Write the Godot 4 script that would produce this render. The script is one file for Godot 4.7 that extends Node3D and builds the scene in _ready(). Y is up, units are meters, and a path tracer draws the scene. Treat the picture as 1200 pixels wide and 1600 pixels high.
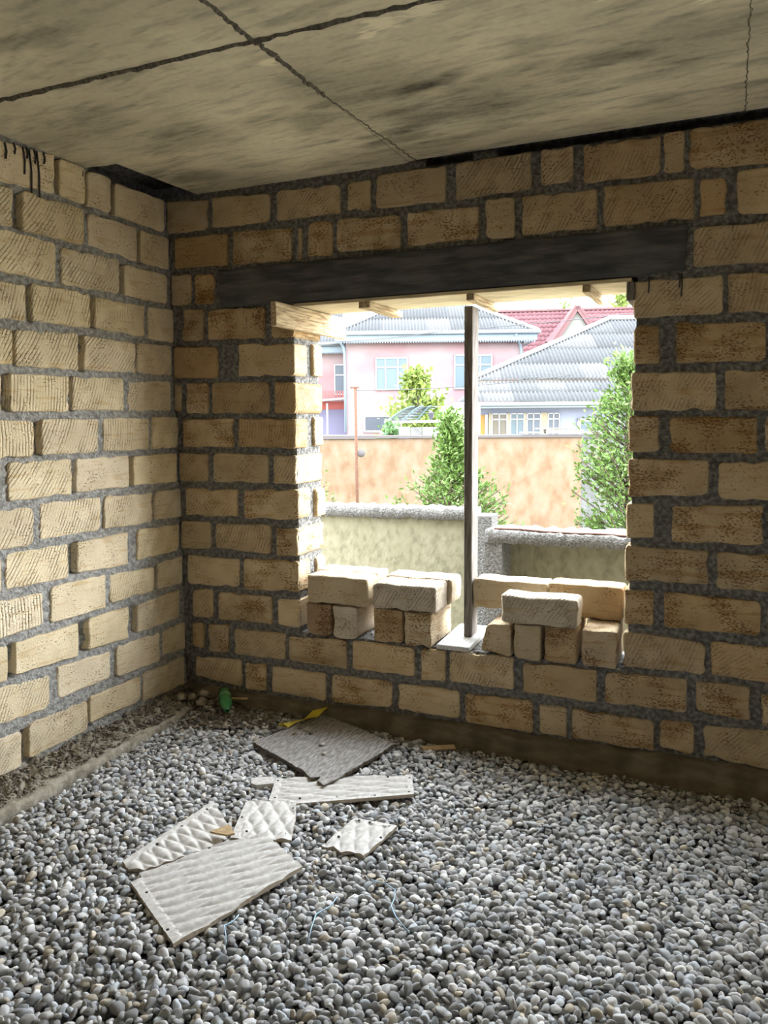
extends Node3D
# A raw limestone-block room with a window opening, gravel floor and a street of houses outside.
# Room frame: corner of left wall and window wall at x = 0, z = 0; window wall along +x, left wall along +z, y up.

const EYE := Vector3(3.019, 1.627, 3.842)
const YAW := 0.41136
const OUTSIDE_GROUND := -0.6

# Each block: course, then the four corners (top-left, top-right, bottom-right, bottom-left) on the wall face in metres.
const WINDOW_WALL_BRICKS := [
	[0, -0.011, 2.887, 0.281, 2.862, 0.274, 2.698, -0.021, 2.701],
	[0, 0.310, 2.867, 0.685, 2.845, 0.681, 2.695, 0.303, 2.703],
	[0, 0.726, 2.857, 1.112, 2.843, 1.109, 2.694, 0.721, 2.699],
	[0, 1.152, 2.847, 1.286, 2.845, 1.284, 2.694, 1.149, 2.706],
	[0, 1.316, 2.861, 1.692, 2.862, 1.692, 2.688, 1.314, 2.700],
	[0, 1.741, 2.863, 2.115, 2.871, 2.117, 2.700, 1.742, 2.689],
	[0, 2.163, 2.870, 2.311, 2.865, 2.314, 2.709, 2.165, 2.706],
	[0, 2.356, 2.864, 2.692, 2.858, 2.697, 2.692, 2.359, 2.693],
	[0, 2.704, 2.864, 2.791, 2.866, 2.797, 2.689, 2.709, 2.695],
	[0, 2.810, 2.868, 3.198, 2.857, 3.206, 2.683, 2.816, 2.693],
	[1, 0.041, 2.672, 0.404, 2.667, 0.397, 2.494, 0.032, 2.502],
	[1, 0.438, 2.673, 0.817, 2.655, 0.812, 2.485, 0.431, 2.489],
	[1, 0.852, 2.648, 0.879, 2.649, 0.874, 2.477, 0.848, 2.477],
	[1, 0.915, 2.670, 1.062, 2.663, 1.058, 2.484, 0.911, 2.488],
	[1, 1.090, 2.668, 1.448, 2.654, 1.447, 2.489, 1.087, 2.502],
	[1, 1.485, 2.661, 1.860, 2.650, 1.861, 2.496, 1.484, 2.489],
	[1, 1.896, 2.676, 2.036, 2.668, 2.038, 2.484, 1.897, 2.489],
	[1, 2.070, 2.670, 2.423, 2.665, 2.427, 2.488, 2.072, 2.488],
	[1, 2.452, 2.671, 2.839, 2.657, 2.845, 2.482, 2.456, 2.490],
	[1, 2.859, 2.651, 2.966, 2.645, 2.972, 2.491, 2.864, 2.490],
	[1, 3.009, 2.664, 3.302, 2.666, 3.311, 2.478, 3.016, 2.484],
	[2, 0.007, 2.468, 0.144, 2.465, 0.136, 2.294, -0.001, 2.296],
	[2, 0.171, 2.460, 0.304, 2.455, 0.297, 2.288, 0.164, 2.293],
	[2, 2.841, 2.446, 3.225, 2.440, 3.233, 2.275, 2.846, 2.278],
	[3, 0.078, 2.268, 0.226, 2.263, 0.218, 2.088, 0.069, 2.089],
	[3, 0.257, 2.257, 0.636, 2.246, 0.630, 2.077, 0.249, 2.087],
	[3, 0.671, 2.235, 0.818, 2.218, 0.814, 2.074, 0.666, 2.075],
	[3, 2.594, 2.235, 2.969, 2.239, 2.975, 2.067, 2.598, 2.072],
	[3, 2.988, 2.240, 3.291, 2.224, 3.299, 2.055, 2.995, 2.071],
	[4, 0.004, 2.057, 0.314, 2.047, 0.306, 1.870, -0.006, 1.876],
	[4, 0.452, 2.055, 0.818, 2.042, 0.813, 1.863, 0.445, 1.874],
	[4, 2.599, 2.041, 2.711, 2.029, 2.715, 1.863, 2.604, 1.864],
	[4, 2.781, 2.045, 3.149, 2.024, 3.156, 1.855, 2.787, 1.863],
	[5, -0.007, 1.843, 0.045, 1.833, 0.037, 1.678, -0.015, 1.684],
	[5, 0.086, 1.845, 0.239, 1.846, 0.231, 1.667, 0.077, 1.668],
	[5, 0.261, 1.845, 0.649, 1.839, 0.643, 1.664, 0.253, 1.666],
	[5, 0.682, 1.838, 0.817, 1.830, 0.813, 1.657, 0.676, 1.664],
	[5, 2.593, 1.827, 2.956, 1.818, 2.962, 1.649, 2.598, 1.651],
	[5, 2.990, 1.825, 3.310, 1.825, 3.318, 1.647, 2.996, 1.652],
	[6, 0.052, 1.636, 0.407, 1.637, 0.401, 1.472, 0.044, 1.470],
	[6, 0.440, 1.641, 0.817, 1.629, 0.813, 1.465, 0.433, 1.472],
	[6, 2.586, 1.631, 2.725, 1.629, 2.730, 1.464, 2.590, 1.463],
	[6, 2.766, 1.621, 3.129, 1.618, 3.136, 1.455, 2.771, 1.461],
	[7, 0.013, 1.437, 0.221, 1.434, 0.213, 1.269, 0.005, 1.269],
	[7, 0.255, 1.439, 0.634, 1.433, 0.628, 1.269, 0.247, 1.270],
	[7, 0.665, 1.433, 0.814, 1.430, 0.810, 1.266, 0.660, 1.265],
	[7, 2.589, 1.429, 2.939, 1.426, 2.945, 1.268, 2.593, 1.251],
	[7, 2.979, 1.417, 3.358, 1.428, 3.367, 1.251, 2.985, 1.249],
	[8, 0.047, 1.227, 0.419, 1.227, 0.413, 1.068, 0.040, 1.063],
	[8, 0.459, 1.228, 0.822, 1.238, 0.818, 1.066, 0.453, 1.060],
	[8, 2.587, 1.218, 2.711, 1.223, 2.716, 1.062, 2.591, 1.052],
	[8, 2.789, 1.215, 3.170, 1.228, 3.177, 1.050, 2.795, 1.045],
	[9, 0.005, 1.032, 0.220, 1.032, 0.213, 0.868, -0.004, 0.856],
	[9, 0.257, 1.024, 0.636, 1.031, 0.630, 0.859, 0.251, 0.875],
	[9, 0.667, 1.019, 0.813, 1.016, 0.809, 0.858, 0.662, 0.852],
	[9, 2.587, 1.019, 2.954, 1.012, 2.959, 0.857, 2.592, 0.848],
	[9, 2.984, 1.010, 3.378, 1.020, 3.386, 0.839, 2.990, 0.842],
	[10, 0.042, 0.819, 0.414, 0.818, 0.408, 0.650, 0.033, 0.641],
	[10, 0.440, 0.824, 0.812, 0.833, 0.807, 0.651, 0.433, 0.638],
	[10, 2.589, 0.807, 2.720, 0.810, 2.725, 0.642, 2.593, 0.637],
	[10, 2.767, 0.810, 3.176, 0.797, 3.182, 0.637, 2.772, 0.643],
	[11, 0.067, 0.609, 0.220, 0.621, 0.212, 0.444, 0.059, 0.440],
	[11, 0.259, 0.610, 0.631, 0.616, 0.626, 0.445, 0.252, 0.443],
	[11, 0.668, 0.600, 0.811, 0.607, 0.807, 0.443, 0.664, 0.448],
	[11, 2.587, 0.602, 2.956, 0.582, 2.961, 0.430, 2.591, 0.426],
	[11, 2.978, 0.592, 3.305, 0.591, 3.312, 0.422, 2.984, 0.433],
	[12, 0.058, 0.400, 0.143, 0.408, 0.136, 0.248, 0.051, 0.253],
	[12, 0.178, 0.406, 0.326, 0.420, 0.319, 0.243, 0.171, 0.236],
	[12, 0.361, 0.395, 0.713, 0.401, 0.708, 0.243, 0.355, 0.237],
	[12, 0.737, 0.389, 1.109, 0.405, 1.106, 0.234, 0.733, 0.246],
	[12, 1.141, 0.403, 1.513, 0.403, 1.512, 0.243, 1.138, 0.238],
	[12, 1.550, 0.402, 1.690, 0.409, 1.689, 0.239, 1.549, 0.228],
	[12, 1.710, 0.411, 2.055, 0.411, 2.057, 0.239, 1.710, 0.241],
	[12, 2.102, 0.394, 2.468, 0.397, 2.472, 0.228, 2.104, 0.236],
	[12, 2.506, 0.391, 2.881, 0.399, 2.886, 0.236, 2.509, 0.233],
	[12, 2.920, 0.398, 3.150, 0.396, 3.156, 0.240, 2.925, 0.252],
	[12, 3.197, 0.370, 3.403, 0.367, 3.410, 0.224, 3.203, 0.224],
	[13, 0.072, 0.195, 0.408, 0.209, 0.402, 0.041, 0.066, 0.073],
	[13, 0.433, 0.197, 0.575, 0.202, 0.569, 0.038, 0.427, 0.031],
	[13, 0.618, 0.195, 0.971, 0.194, 0.968, 0.029, 0.613, 0.039],
	[13, 1.012, 0.199, 1.380, 0.195, 1.379, 0.050, 1.009, 0.032],
	[13, 1.413, 0.195, 1.767, 0.196, 1.767, 0.043, 1.412, 0.045],
	[13, 1.798, 0.187, 2.155, 0.197, 2.157, 0.024, 1.799, 0.030],
	[13, 2.188, 0.182, 2.328, 0.184, 2.330, 0.025, 2.190, 0.029],
	[13, 2.353, 0.186, 2.740, 0.176, 2.744, 0.026, 2.356, 0.032],
	[13, 2.765, 0.189, 2.917, 0.191, 2.923, 0.033, 2.769, 0.052],
	[13, 2.959, 0.187, 3.277, 0.203, 3.285, 0.014, 2.964, 0.040],
]
const LEFT_WALL_BRICKS := [
	[0, -1.149, 2.872, -0.825, 2.904, -0.839, 2.716, -1.164, 2.695],
	[0, -0.806, 2.891, -0.637, 2.893, -0.650, 2.712, -0.819, 2.713],
	[0, -0.621, 2.888, -0.445, 2.897, -0.458, 2.712, -0.634, 2.712],
	[0, -0.425, 2.878, -0.023, 2.884, -0.036, 2.700, -0.437, 2.709],
	[1, -1.377, 2.675, -1.087, 2.683, -1.101, 2.509, -1.392, 2.487],
	[1, -1.038, 2.689, -0.652, 2.688, -0.665, 2.510, -1.052, 2.504],
	[1, -0.629, 2.682, -0.266, 2.679, -0.278, 2.495, -0.641, 2.514],
	[1, -0.238, 2.674, 0.001, 2.676, -0.010, 2.499, -0.250, 2.499],
	[2, -1.209, 2.491, -0.849, 2.486, -0.863, 2.299, -1.225, 2.297],
	[2, -0.820, 2.477, -0.414, 2.483, -0.427, 2.302, -0.833, 2.296],
	[2, -0.379, 2.468, -0.022, 2.470, -0.034, 2.296, -0.390, 2.303],
	[3, -1.373, 2.253, -1.048, 2.261, -1.061, 2.092, -1.387, 2.092],
	[3, -1.015, 2.277, -0.638, 2.277, -0.651, 2.100, -1.029, 2.096],
	[3, -0.611, 2.265, -0.226, 2.268, -0.237, 2.096, -0.623, 2.106],
	[3, -0.196, 2.267, 0.026, 2.272, 0.014, 2.081, -0.208, 2.090],
	[4, -1.451, 2.048, -1.137, 2.049, -1.150, 1.889, -1.465, 1.881],
	[4, -1.123, 2.053, -0.736, 2.068, -0.749, 1.884, -1.137, 1.883],
	[4, -0.704, 2.063, -0.319, 2.054, -0.330, 1.888, -0.717, 1.886],
	[4, -0.303, 2.060, -0.009, 2.065, -0.021, 1.889, -0.315, 1.889],
	[5, -1.542, 1.844, -1.220, 1.853, -1.234, 1.674, -1.556, 1.673],
	[5, -1.173, 1.850, -0.815, 1.853, -0.828, 1.676, -1.187, 1.674],
	[5, -0.794, 1.853, -0.421, 1.862, -0.434, 1.680, -0.807, 1.684],
	[5, -0.391, 1.846, -0.023, 1.861, -0.034, 1.683, -0.402, 1.677],
	[6, -1.392, 1.643, -1.051, 1.634, -1.064, 1.462, -1.407, 1.463],
	[6, -1.002, 1.641, -0.628, 1.643, -0.641, 1.465, -1.015, 1.469],
	[6, -0.595, 1.643, -0.230, 1.648, -0.242, 1.465, -0.608, 1.470],
	[6, -0.213, 1.651, 0.023, 1.647, 0.011, 1.467, -0.226, 1.469],
	[7, -1.575, 1.445, -1.249, 1.444, -1.263, 1.270, -1.590, 1.276],
	[7, -1.211, 1.445, -0.830, 1.441, -0.844, 1.261, -1.225, 1.266],
	[7, -0.796, 1.443, -0.410, 1.441, -0.422, 1.266, -0.809, 1.270],
	[7, -0.381, 1.434, -0.001, 1.432, -0.012, 1.263, -0.392, 1.272],
	[8, -1.417, 1.236, -1.082, 1.225, -1.096, 1.046, -1.432, 1.055],
	[8, -1.047, 1.241, -0.640, 1.233, -0.653, 1.056, -1.061, 1.060],
	[8, -0.617, 1.234, -0.235, 1.223, -0.247, 1.048, -0.629, 1.059],
	[8, -0.217, 1.221, 0.041, 1.222, 0.030, 1.048, -0.228, 1.060],
	[9, -1.611, 1.026, -1.286, 1.023, -1.299, 0.855, -1.625, 0.858],
	[9, -1.256, 1.026, -0.881, 1.018, -0.893, 0.849, -1.269, 0.860],
	[9, -0.827, 1.018, -0.448, 1.020, -0.461, 0.838, -0.839, 0.859],
	[9, -0.379, 1.024, -0.013, 1.009, -0.024, 0.850, -0.391, 0.851],
	[10, -1.418, 0.822, -1.060, 0.805, -1.071, 0.649, -1.433, 0.641],
	[10, -1.015, 0.824, -0.638, 0.817, -0.651, 0.637, -1.029, 0.647],
	[10, -0.605, 0.807, -0.246, 0.791, -0.256, 0.647, -0.616, 0.651],
	[10, -0.214, 0.804, 0.020, 0.813, 0.009, 0.637, -0.224, 0.650],
	[11, -1.592, 0.631, -1.278, 0.602, -1.291, 0.438, -1.606, 0.456],
	[11, -1.242, 0.604, -0.849, 0.603, -0.862, 0.433, -1.254, 0.453],
	[11, -0.780, 0.611, -0.473, 0.606, -0.485, 0.427, -0.792, 0.444],
	[11, -0.403, 0.597, -0.028, 0.610, -0.039, 0.439, -0.414, 0.438],
	[12, -1.426, 0.425, -1.046, 0.389, -1.058, 0.225, -1.440, 0.251],
	[12, -0.999, 0.415, -0.629, 0.394, -0.639, 0.245, -1.011, 0.250],
	[12, -0.585, 0.408, -0.227, 0.397, -0.239, 0.221, -0.597, 0.236],
	[12, -0.198, 0.394, 0.021, 0.404, 0.010, 0.230, -0.208, 0.247],
	[13, -1.566, 0.197, -1.234, 0.177, -1.248, 0.004, -1.580, 0.021],
	[13, -1.195, 0.194, -0.816, 0.184, -0.828, 0.023, -1.209, 0.024],
	[13, -0.796, 0.194, -0.407, 0.186, -0.417, 0.043, -0.806, 0.054],
	[13, -0.387, 0.189, -0.008, 0.190, -0.020, 0.010, -0.398, 0.027],
]

var rng := RandomNumberGenerator.new()
var wobble := FastNoiseLite.new()
var M := {}
var taken := {}
var room_cam: Camera3D
var org := Vector2.ZERO

func _ready() -> void:
	rng.seed = 11
	wobble.seed = 4
	wobble.frequency = 1.0
	set_camera_and_light()
	make_materials()
	build_shell()
	build_window_wall()
	build_left_wall()
	build_ceiling()
	build_window_timber()
	build_loose_blocks()
	build_floor()
	build_gravel()
	build_floor_things()
	build_yard()
	build_pink_house()
	build_blue_house()
	build_red_roof_house()
	build_plants()

# ------------------------------------------------------------------ camera and light
func set_camera_and_light() -> void:
	room_cam = Camera3D.new()
	room_cam.name = "camera"
	room_cam.fov = 65.917
	room_cam.near = 0.05
	room_cam.far = 400.0
	room_cam.position = EYE
	room_cam.rotation = Vector3(-0.117674, YAW, -0.010174)
	add_child(room_cam)
	room_cam.current = true
	var we := WorldEnvironment.new()
	we.name = "environment"
	var e := Environment.new()
	var sky_mat := ProceduralSkyMaterial.new()
	sky_mat.sky_top_color = Color(0.93, 0.96, 1.0)
	sky_mat.sky_horizon_color = Color(0.98, 0.99, 1.0)
	sky_mat.ground_horizon_color = Color(0.55, 0.53, 0.5)
	sky_mat.ground_bottom_color = Color(0.4, 0.38, 0.35)
	sky_mat.sun_angle_max = 1.0
	sky_mat.energy_multiplier = 1.0
	var sky := Sky.new()
	sky.sky_material = sky_mat
	e.background_mode = Environment.BG_SKY
	e.sky = sky
	e.background_energy_multiplier = 1.0
	e.tonemap_mode = Environment.TONE_MAPPER_LINEAR
	e.tonemap_exposure = 24.0
	e.sdfgi_enabled = true
	e.ssao_enabled = true
	e.ssil_enabled = true
	we.environment = e
	add_child(we)

# ------------------------------------------------------------------ naming and geometry helpers
func numbered(called: String) -> String:
	var n: int = taken.get(called, 0)
	taken[called] = n + 1
	return called if n == 0 else "%s_%03d" % [called, n]

func tag(o: Node, label: String, category: String, group := "", kind := "") -> void:
	o.set_meta("label", label)
	o.set_meta("category", category)
	if group != "":
		o.set_meta("group", group)
	if kind != "":
		o.set_meta("kind", kind)

func thing(called: String, label: String, category: String, at := Vector3.ZERO, turn := 0.0, group := "", kind := "") -> Node3D:
	var o := Node3D.new()
	o.name = numbered(called)
	add_child(o)
	o.position = at
	o.rotation.y = turn
	tag(o, label, category, group, kind)
	return o

func place(mesh: Mesh, called: String, m: Material, parent: Node3D, at := Vector3.ZERO) -> MeshInstance3D:
	var o := MeshInstance3D.new()
	o.mesh = mesh
	o.material_override = m
	o.position = at
	if parent == self:
		o.name = numbered(called)
		add_child(o)
	else:
		o.name = called
		parent.add_child(o, true)
	return o

func mb(flat := true) -> SurfaceTool:
	var st := SurfaceTool.new()
	st.begin(Mesh.PRIMITIVE_TRIANGLES)
	if flat:
		st.set_smooth_group(-1)
	return st

func done(st: SurfaceTool, called: String, m: Material, parent: Node3D, at := Vector3.ZERO) -> MeshInstance3D:
	st.generate_normals()
	return place(st.commit(), called, m, parent, at)

# corners run counter-clockwise seen from the front
func quad(st: SurfaceTool, a: Vector3, b: Vector3, c: Vector3, d: Vector3) -> void:
	for v in [a, c, b, a, d, c]:
		st.add_vertex(v)

func tri(st: SurfaceTool, a: Vector3, b: Vector3, c: Vector3) -> void:
	for v in [a, c, b]:
		st.add_vertex(v)

func box(st: SurfaceTool, lo: Vector3, hi: Vector3, t := Transform3D()) -> void:
	var p := []
	for i in 8:
		p.append(t * Vector3(hi.x if i & 1 else lo.x, hi.y if i & 2 else lo.y, hi.z if i & 4 else lo.z))
	quad(st, p[4], p[5], p[7], p[6])
	quad(st, p[1], p[0], p[2], p[3])
	quad(st, p[5], p[1], p[3], p[7])
	quad(st, p[0], p[4], p[6], p[2])
	quad(st, p[6], p[7], p[3], p[2])
	quad(st, p[0], p[1], p[5], p[4])

# box with chamfered long edges and uneven ends, for timber
func plank(st: SurfaceTool, lo: Vector3, hi: Vector3, c := 0.003, t := Transform3D()) -> void:
	var p := []
	for s in [Vector3(c, c, 0), Vector3(c, 0, c), Vector3(0, c, c)]:
		for i in 8:
			p.append(t * Vector3(hi.x - s.x if i & 1 else lo.x + s.x, hi.y - s.y if i & 2 else lo.y + s.y, hi.z - s.z if i & 4 else lo.z + s.z))
	var z := 0
	var y := 8
	var x := 16
	quad(st, p[z + 4], p[z + 5], p[z + 7], p[z + 6])
	quad(st, p[z + 1], p[z + 0], p[z + 2], p[z + 3])
	quad(st, p[x + 5], p[x + 1], p[x + 3], p[x + 7])
	quad(st, p[x + 0], p[x + 4], p[x + 6], p[x + 2])
	quad(st, p[y + 6], p[y + 7], p[y + 3], p[y + 2])
	quad(st, p[y + 0], p[y + 1], p[y + 5], p[y + 4])
	quad(st, p[z + 6], p[z + 7], p[y + 7], p[y + 6])
	quad(st, p[y + 2], p[y + 3], p[z + 3], p[z + 2])
	quad(st, p[z + 5], p[z + 4], p[y + 4], p[y + 5])
	quad(st, p[y + 1], p[y + 0], p[z + 0], p[z + 1])
	quad(st, p[z + 5], p[x + 5], p[x + 7], p[z + 7])
	quad(st, p[z + 4], p[z + 6], p[x + 6], p[x + 4])
	quad(st, p[z + 1], p[z + 3], p[x + 3], p[x + 1])
	quad(st, p[z + 0], p[x + 0], p[x + 2], p[z + 2])
	quad(st, p[x + 5], p[y + 5], p[y + 1], p[x + 1])
	quad(st, p[x + 7], p[x + 3], p[y + 3], p[y + 7])
	quad(st, p[x + 6], p[y + 6], p[y + 2], p[x + 2])
	quad(st, p[x + 4], p[x + 0], p[y + 0], p[y + 4])
	for i in 8:
		var odd := ((i & 1) + ((i >> 1) & 1) + ((i >> 2) & 1)) % 2 == 1
		if odd:
			tri(st, p[x + i], p[y + i], p[z + i])
		else:
			tri(st, p[x + i], p[z + i], p[y + i])

# oriented bar from a to b, w across, h along the given up direction
func bar(st: SurfaceTool, a: Vector3, b: Vector3, w: float, h: float, up := Vector3.UP) -> void:
	var z := (b - a).normalized()
	var x := up.cross(z).normalized()
	var y := z.cross(x).normalized()
	box(st, Vector3(-w / 2, -h / 2, 0), Vector3(w / 2, h / 2, a.distance_to(b)), Transform3D(Basis(x, y, z), a))

func tube(st: SurfaceTool, pts: Array, r: float, n := 6) -> void:
	var rings := []
	for i in pts.size():
		var d: Vector3 = (pts[mini(i + 1, pts.size() - 1)] - pts[maxi(i - 1, 0)]).normalized()
		var x := d.cross(Vector3.UP if absf(d.y) < 0.9 else Vector3.RIGHT).normalized()
		var y := x.cross(d).normalized()
		var ring := []
		for k in n:
			var an := TAU * k / n
			ring.append(pts[i] + (x * cos(an) + y * sin(an)) * r)
		rings.append(ring)
	for i in rings.size() - 1:
		for k in n:
			var k2 := (k + 1) % n
			quad(st, rings[i][k], rings[i][k2], rings[i + 1][k2], rings[i + 1][k])
	for k in range(1, n - 1):
		tri(st, rings[0][0], rings[0][k + 1], rings[0][k])
		tri(st, rings[-1][0], rings[-1][k], rings[-1][k + 1])

# turned shape along +y: profile of (radius, height)
func lathe(st: SurfaceTool, profile: Array, n := 16, t := Transform3D()) -> void:
	for i in profile.size() - 1:
		var p: Vector2 = profile[i]
		var q: Vector2 = profile[i + 1]
		for k in n:
			var a := TAU * k / n
			var b := TAU * (k + 1) / n
			quad(st, t * Vector3(p.x * cos(b), p.y, p.x * sin(b)), t * Vector3(p.x * cos(a), p.y, p.x * sin(a)), t * Vector3(q.x * cos(a), q.y, q.x * sin(a)), t * Vector3(q.x * cos(b), q.y, q.x * sin(b)))

# prism from a closed outline in the xz plane (y up)
func slab(st: SurfaceTool, outline: PackedVector2Array, y0: float, y1: float) -> void:
	if Geometry2D.is_polygon_clockwise(outline):
		outline.reverse()
	var idx := Geometry2D.triangulate_polygon(outline)
	for k in range(0, idx.size(), 3):
		var a := outline[idx[k]]
		var b := outline[idx[k + 1]]
		var c := outline[idx[k + 2]]
		if (b - a).cross(c - a) < 0:
			var sw := b
			b = c
			c = sw
		tri(st, Vector3(a.x, y1, a.y), Vector3(c.x, y1, c.y), Vector3(b.x, y1, b.y))
		tri(st, Vector3(a.x, y0, a.y), Vector3(b.x, y0, b.y), Vector3(c.x, y0, c.y))
	for k in outline.size():
		var a := outline[k]
		var b := outline[(k + 1) % outline.size()]
		quad(st, Vector3(b.x, y0, b.y), Vector3(a.x, y0, a.y), Vector3(a.x, y1, a.y), Vector3(b.x, y1, b.y))

func lin(r: float, g: float, b: float) -> Color:
	return Color(r, g, b).linear_to_srgb()

# ------------------------------------------------------------------ materials
func noise(freq: float, sd: int, octaves := 4, kind := FastNoiseLite.TYPE_SIMPLEX_SMOOTH) -> FastNoiseLite:
	var n := FastNoiseLite.new()
	n.noise_type = kind
	n.seed = sd
	n.frequency = freq
	n.fractal_octaves = octaves
	return n

func noise_tex(freq: float, sd: int, stops: Array, octaves := 4, size := 512) -> NoiseTexture2D:
	var t := NoiseTexture2D.new()
	t.width = size
	t.height = size
	t.seamless = true
	t.noise = noise(freq, sd, octaves)
	if stops.size():
		var g := Gradient.new()
		var offs := PackedFloat32Array()
		var cols := PackedColorArray()
		for s in stops:
			offs.append(s[0])
			cols.append(s[1])
		g.offsets = offs
		g.colors = cols
		t.color_ramp = g
	return t

func solid(c: Color, rough := 0.9, spec := 0.3) -> StandardMaterial3D:
	var m := StandardMaterial3D.new()
	m.albedo_color = c
	m.roughness = rough
	m.metallic_specular = spec
	return m

func rough_mat(stops: Array, freq: float, sd: int, scale: Vector3, bump_cm: float, bump_freq := 0.03, world := true, octaves := 5) -> StandardMaterial3D:
	var m := StandardMaterial3D.new()
	m.albedo_texture = noise_tex(freq, sd, stops, octaves)
	m.roughness = 0.95
	m.metallic_specular = 0.25
	m.uv1_triplanar = true
	m.uv1_world_triplanar = world
	m.uv1_scale = scale
	if bump_cm > 0:
		m.heightmap_enabled = true
		m.heightmap_texture = noise_tex(bump_freq, sd + 50, [], 5)
		m.heightmap_scale = bump_cm
	return m

func two(c0: Color, c1: Color) -> Array:
	return [[0.25, c0], [0.75, c1]]

func stone_maps() -> Array:
	var size := 768
	var mottle := noise(0.006, 21, 4).get_seamless_image(size, size).get_data()
	var grain := noise(0.11, 22, 3).get_seamless_image(size, size).get_data()
	var pits := noise(0.085, 23, 3)
	var clump := noise(0.006, 25, 2)
	var beds := noise(0.02, 24, 3)
	var color := PackedByteArray()
	color.resize(size * size * 3)
	var worn := PackedByteArray()
	worn.resize(size * size * 3)
	var heights := [PackedByteArray(), PackedByteArray(), PackedByteArray(), PackedByteArray()]
	for h in heights:
		h.resize(size * size)
	var warp := noise(0.012, 26, 2)
	for y in size:
		for x in size:
			var k := y * size + x
			var mo := mottle[k] / 255.0
			var gr := grain[k] / 255.0
			var pn := pits.get_noise_2d(x * 0.75, y * 1.35)
			var cl := clump.get_noise_2d(x, y)
			var pit := smoothstep(0.40, 0.62, pn + 0.35 * cl - 0.06)
			var bed := smoothstep(0.15, 0.6, beds.get_noise_2d(x * 0.25, y * 2.2))
			var base := 0.80 + 0.2 * mo + 0.12 * (gr - 0.5)
			var r := base * (1.0 - 0.10 * bed) * (1.0 - 0.40 * pit)
			var g := base * (1.0 - 0.17 * bed) * (1.0 - 0.50 * pit) * (0.97 + 0.03 * mo)
			var b := base * (1.0 - 0.27 * bed) * (1.0 - 0.60 * pit) * (0.92 + 0.08 * mo)
			color[k * 3] = clampi(int(255.0 * sqrt(clampf(r, 0, 1))), 0, 255)
			color[k * 3 + 1] = clampi(int(255.0 * sqrt(clampf(g, 0, 1))), 0, 255)
			color[k * 3 + 2] = clampi(int(255.0 * sqrt(clampf(b, 0, 1))), 0, 255)
			# a coarser, shelly bed: more holes and brown layers
			var hole := smoothstep(0.30, 0.55, pn + 0.55 * cl)
			var lay := smoothstep(-0.05, 0.5, beds.get_noise_2d(x * 0.18 + 300.0, y * 1.5) + 0.5 * cl)
			var wb := 0.72 + 0.34 * mo + 0.16 * (gr - 0.5)
			worn[k * 3] = clampi(int(255.0 * sqrt(clampf(wb * (1.0 - 0.16 * lay) * (1.0 - 0.36 * hole), 0, 1))), 0, 255)
			worn[k * 3 + 1] = clampi(int(255.0 * sqrt(clampf(wb * (1.0 - 0.25 * lay) * (1.0 - 0.44 * hole) * (0.94 + 0.06 * mo), 0, 1))), 0, 255)
			worn[k * 3 + 2] = clampi(int(255.0 * sqrt(clampf(wb * (1.0 - 0.36 * lay) * (1.0 - 0.52 * hole) * (0.86 + 0.14 * mo), 0, 1))), 0, 255)
			heights[3][k] = clampi(int(255 * (0.66 + 0.25 * (gr - 0.5) + 0.25 * (mo - 0.5) - 0.5 * hole - 0.1 * lay)), 0, 255)
			var flat := 0.62 + 0.22 * (gr - 0.5) + 0.2 * (mo - 0.5) - 0.5 * pit
			var wv := warp.get_noise_2d(x, y)
			var strong := smoothstep(-0.35, 0.25, wv)
			# saw grooves: arcs of a large circular blade
			var r1 := Vector2(x + 260, y - 640).length()
			var r2 := Vector2(x - 1050, y + 150).length()
			var s1 := 0.5 + 0.5 * sin(TAU * r1 / 14.0 + 1.0 * wv)
			var s2 := 0.5 + 0.5 * sin(TAU * r2 / 13.0 + 1.5 * wv)
			heights[0][k] = clampi(int(255 * flat), 0, 255)
			heights[1][k] = clampi(int(255 * (0.8 + 0.7 * (flat - 0.62) - 0.5 * (0.15 + 0.85 * strong) * pow(s1, 4.0))), 0, 255)
			heights[2][k] = clampi(int(255 * (0.8 + 0.8 * (flat - 0.62) - 0.45 * (0.05 + 0.95 * strong) * pow(s2, 4.0))), 0, 255)
	var out := [ImageTexture.create_from_image(Image.create_from_data(size, size, false, Image.FORMAT_RGB8, color))]
	out.append(ImageTexture.create_from_image(Image.create_from_data(size, size, false, Image.FORMAT_RGB8, worn)))
	for h in heights:
		out.append(ImageTexture.create_from_image(Image.create_from_data(size, size, false, Image.FORMAT_L8, h)))
	return out

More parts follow.
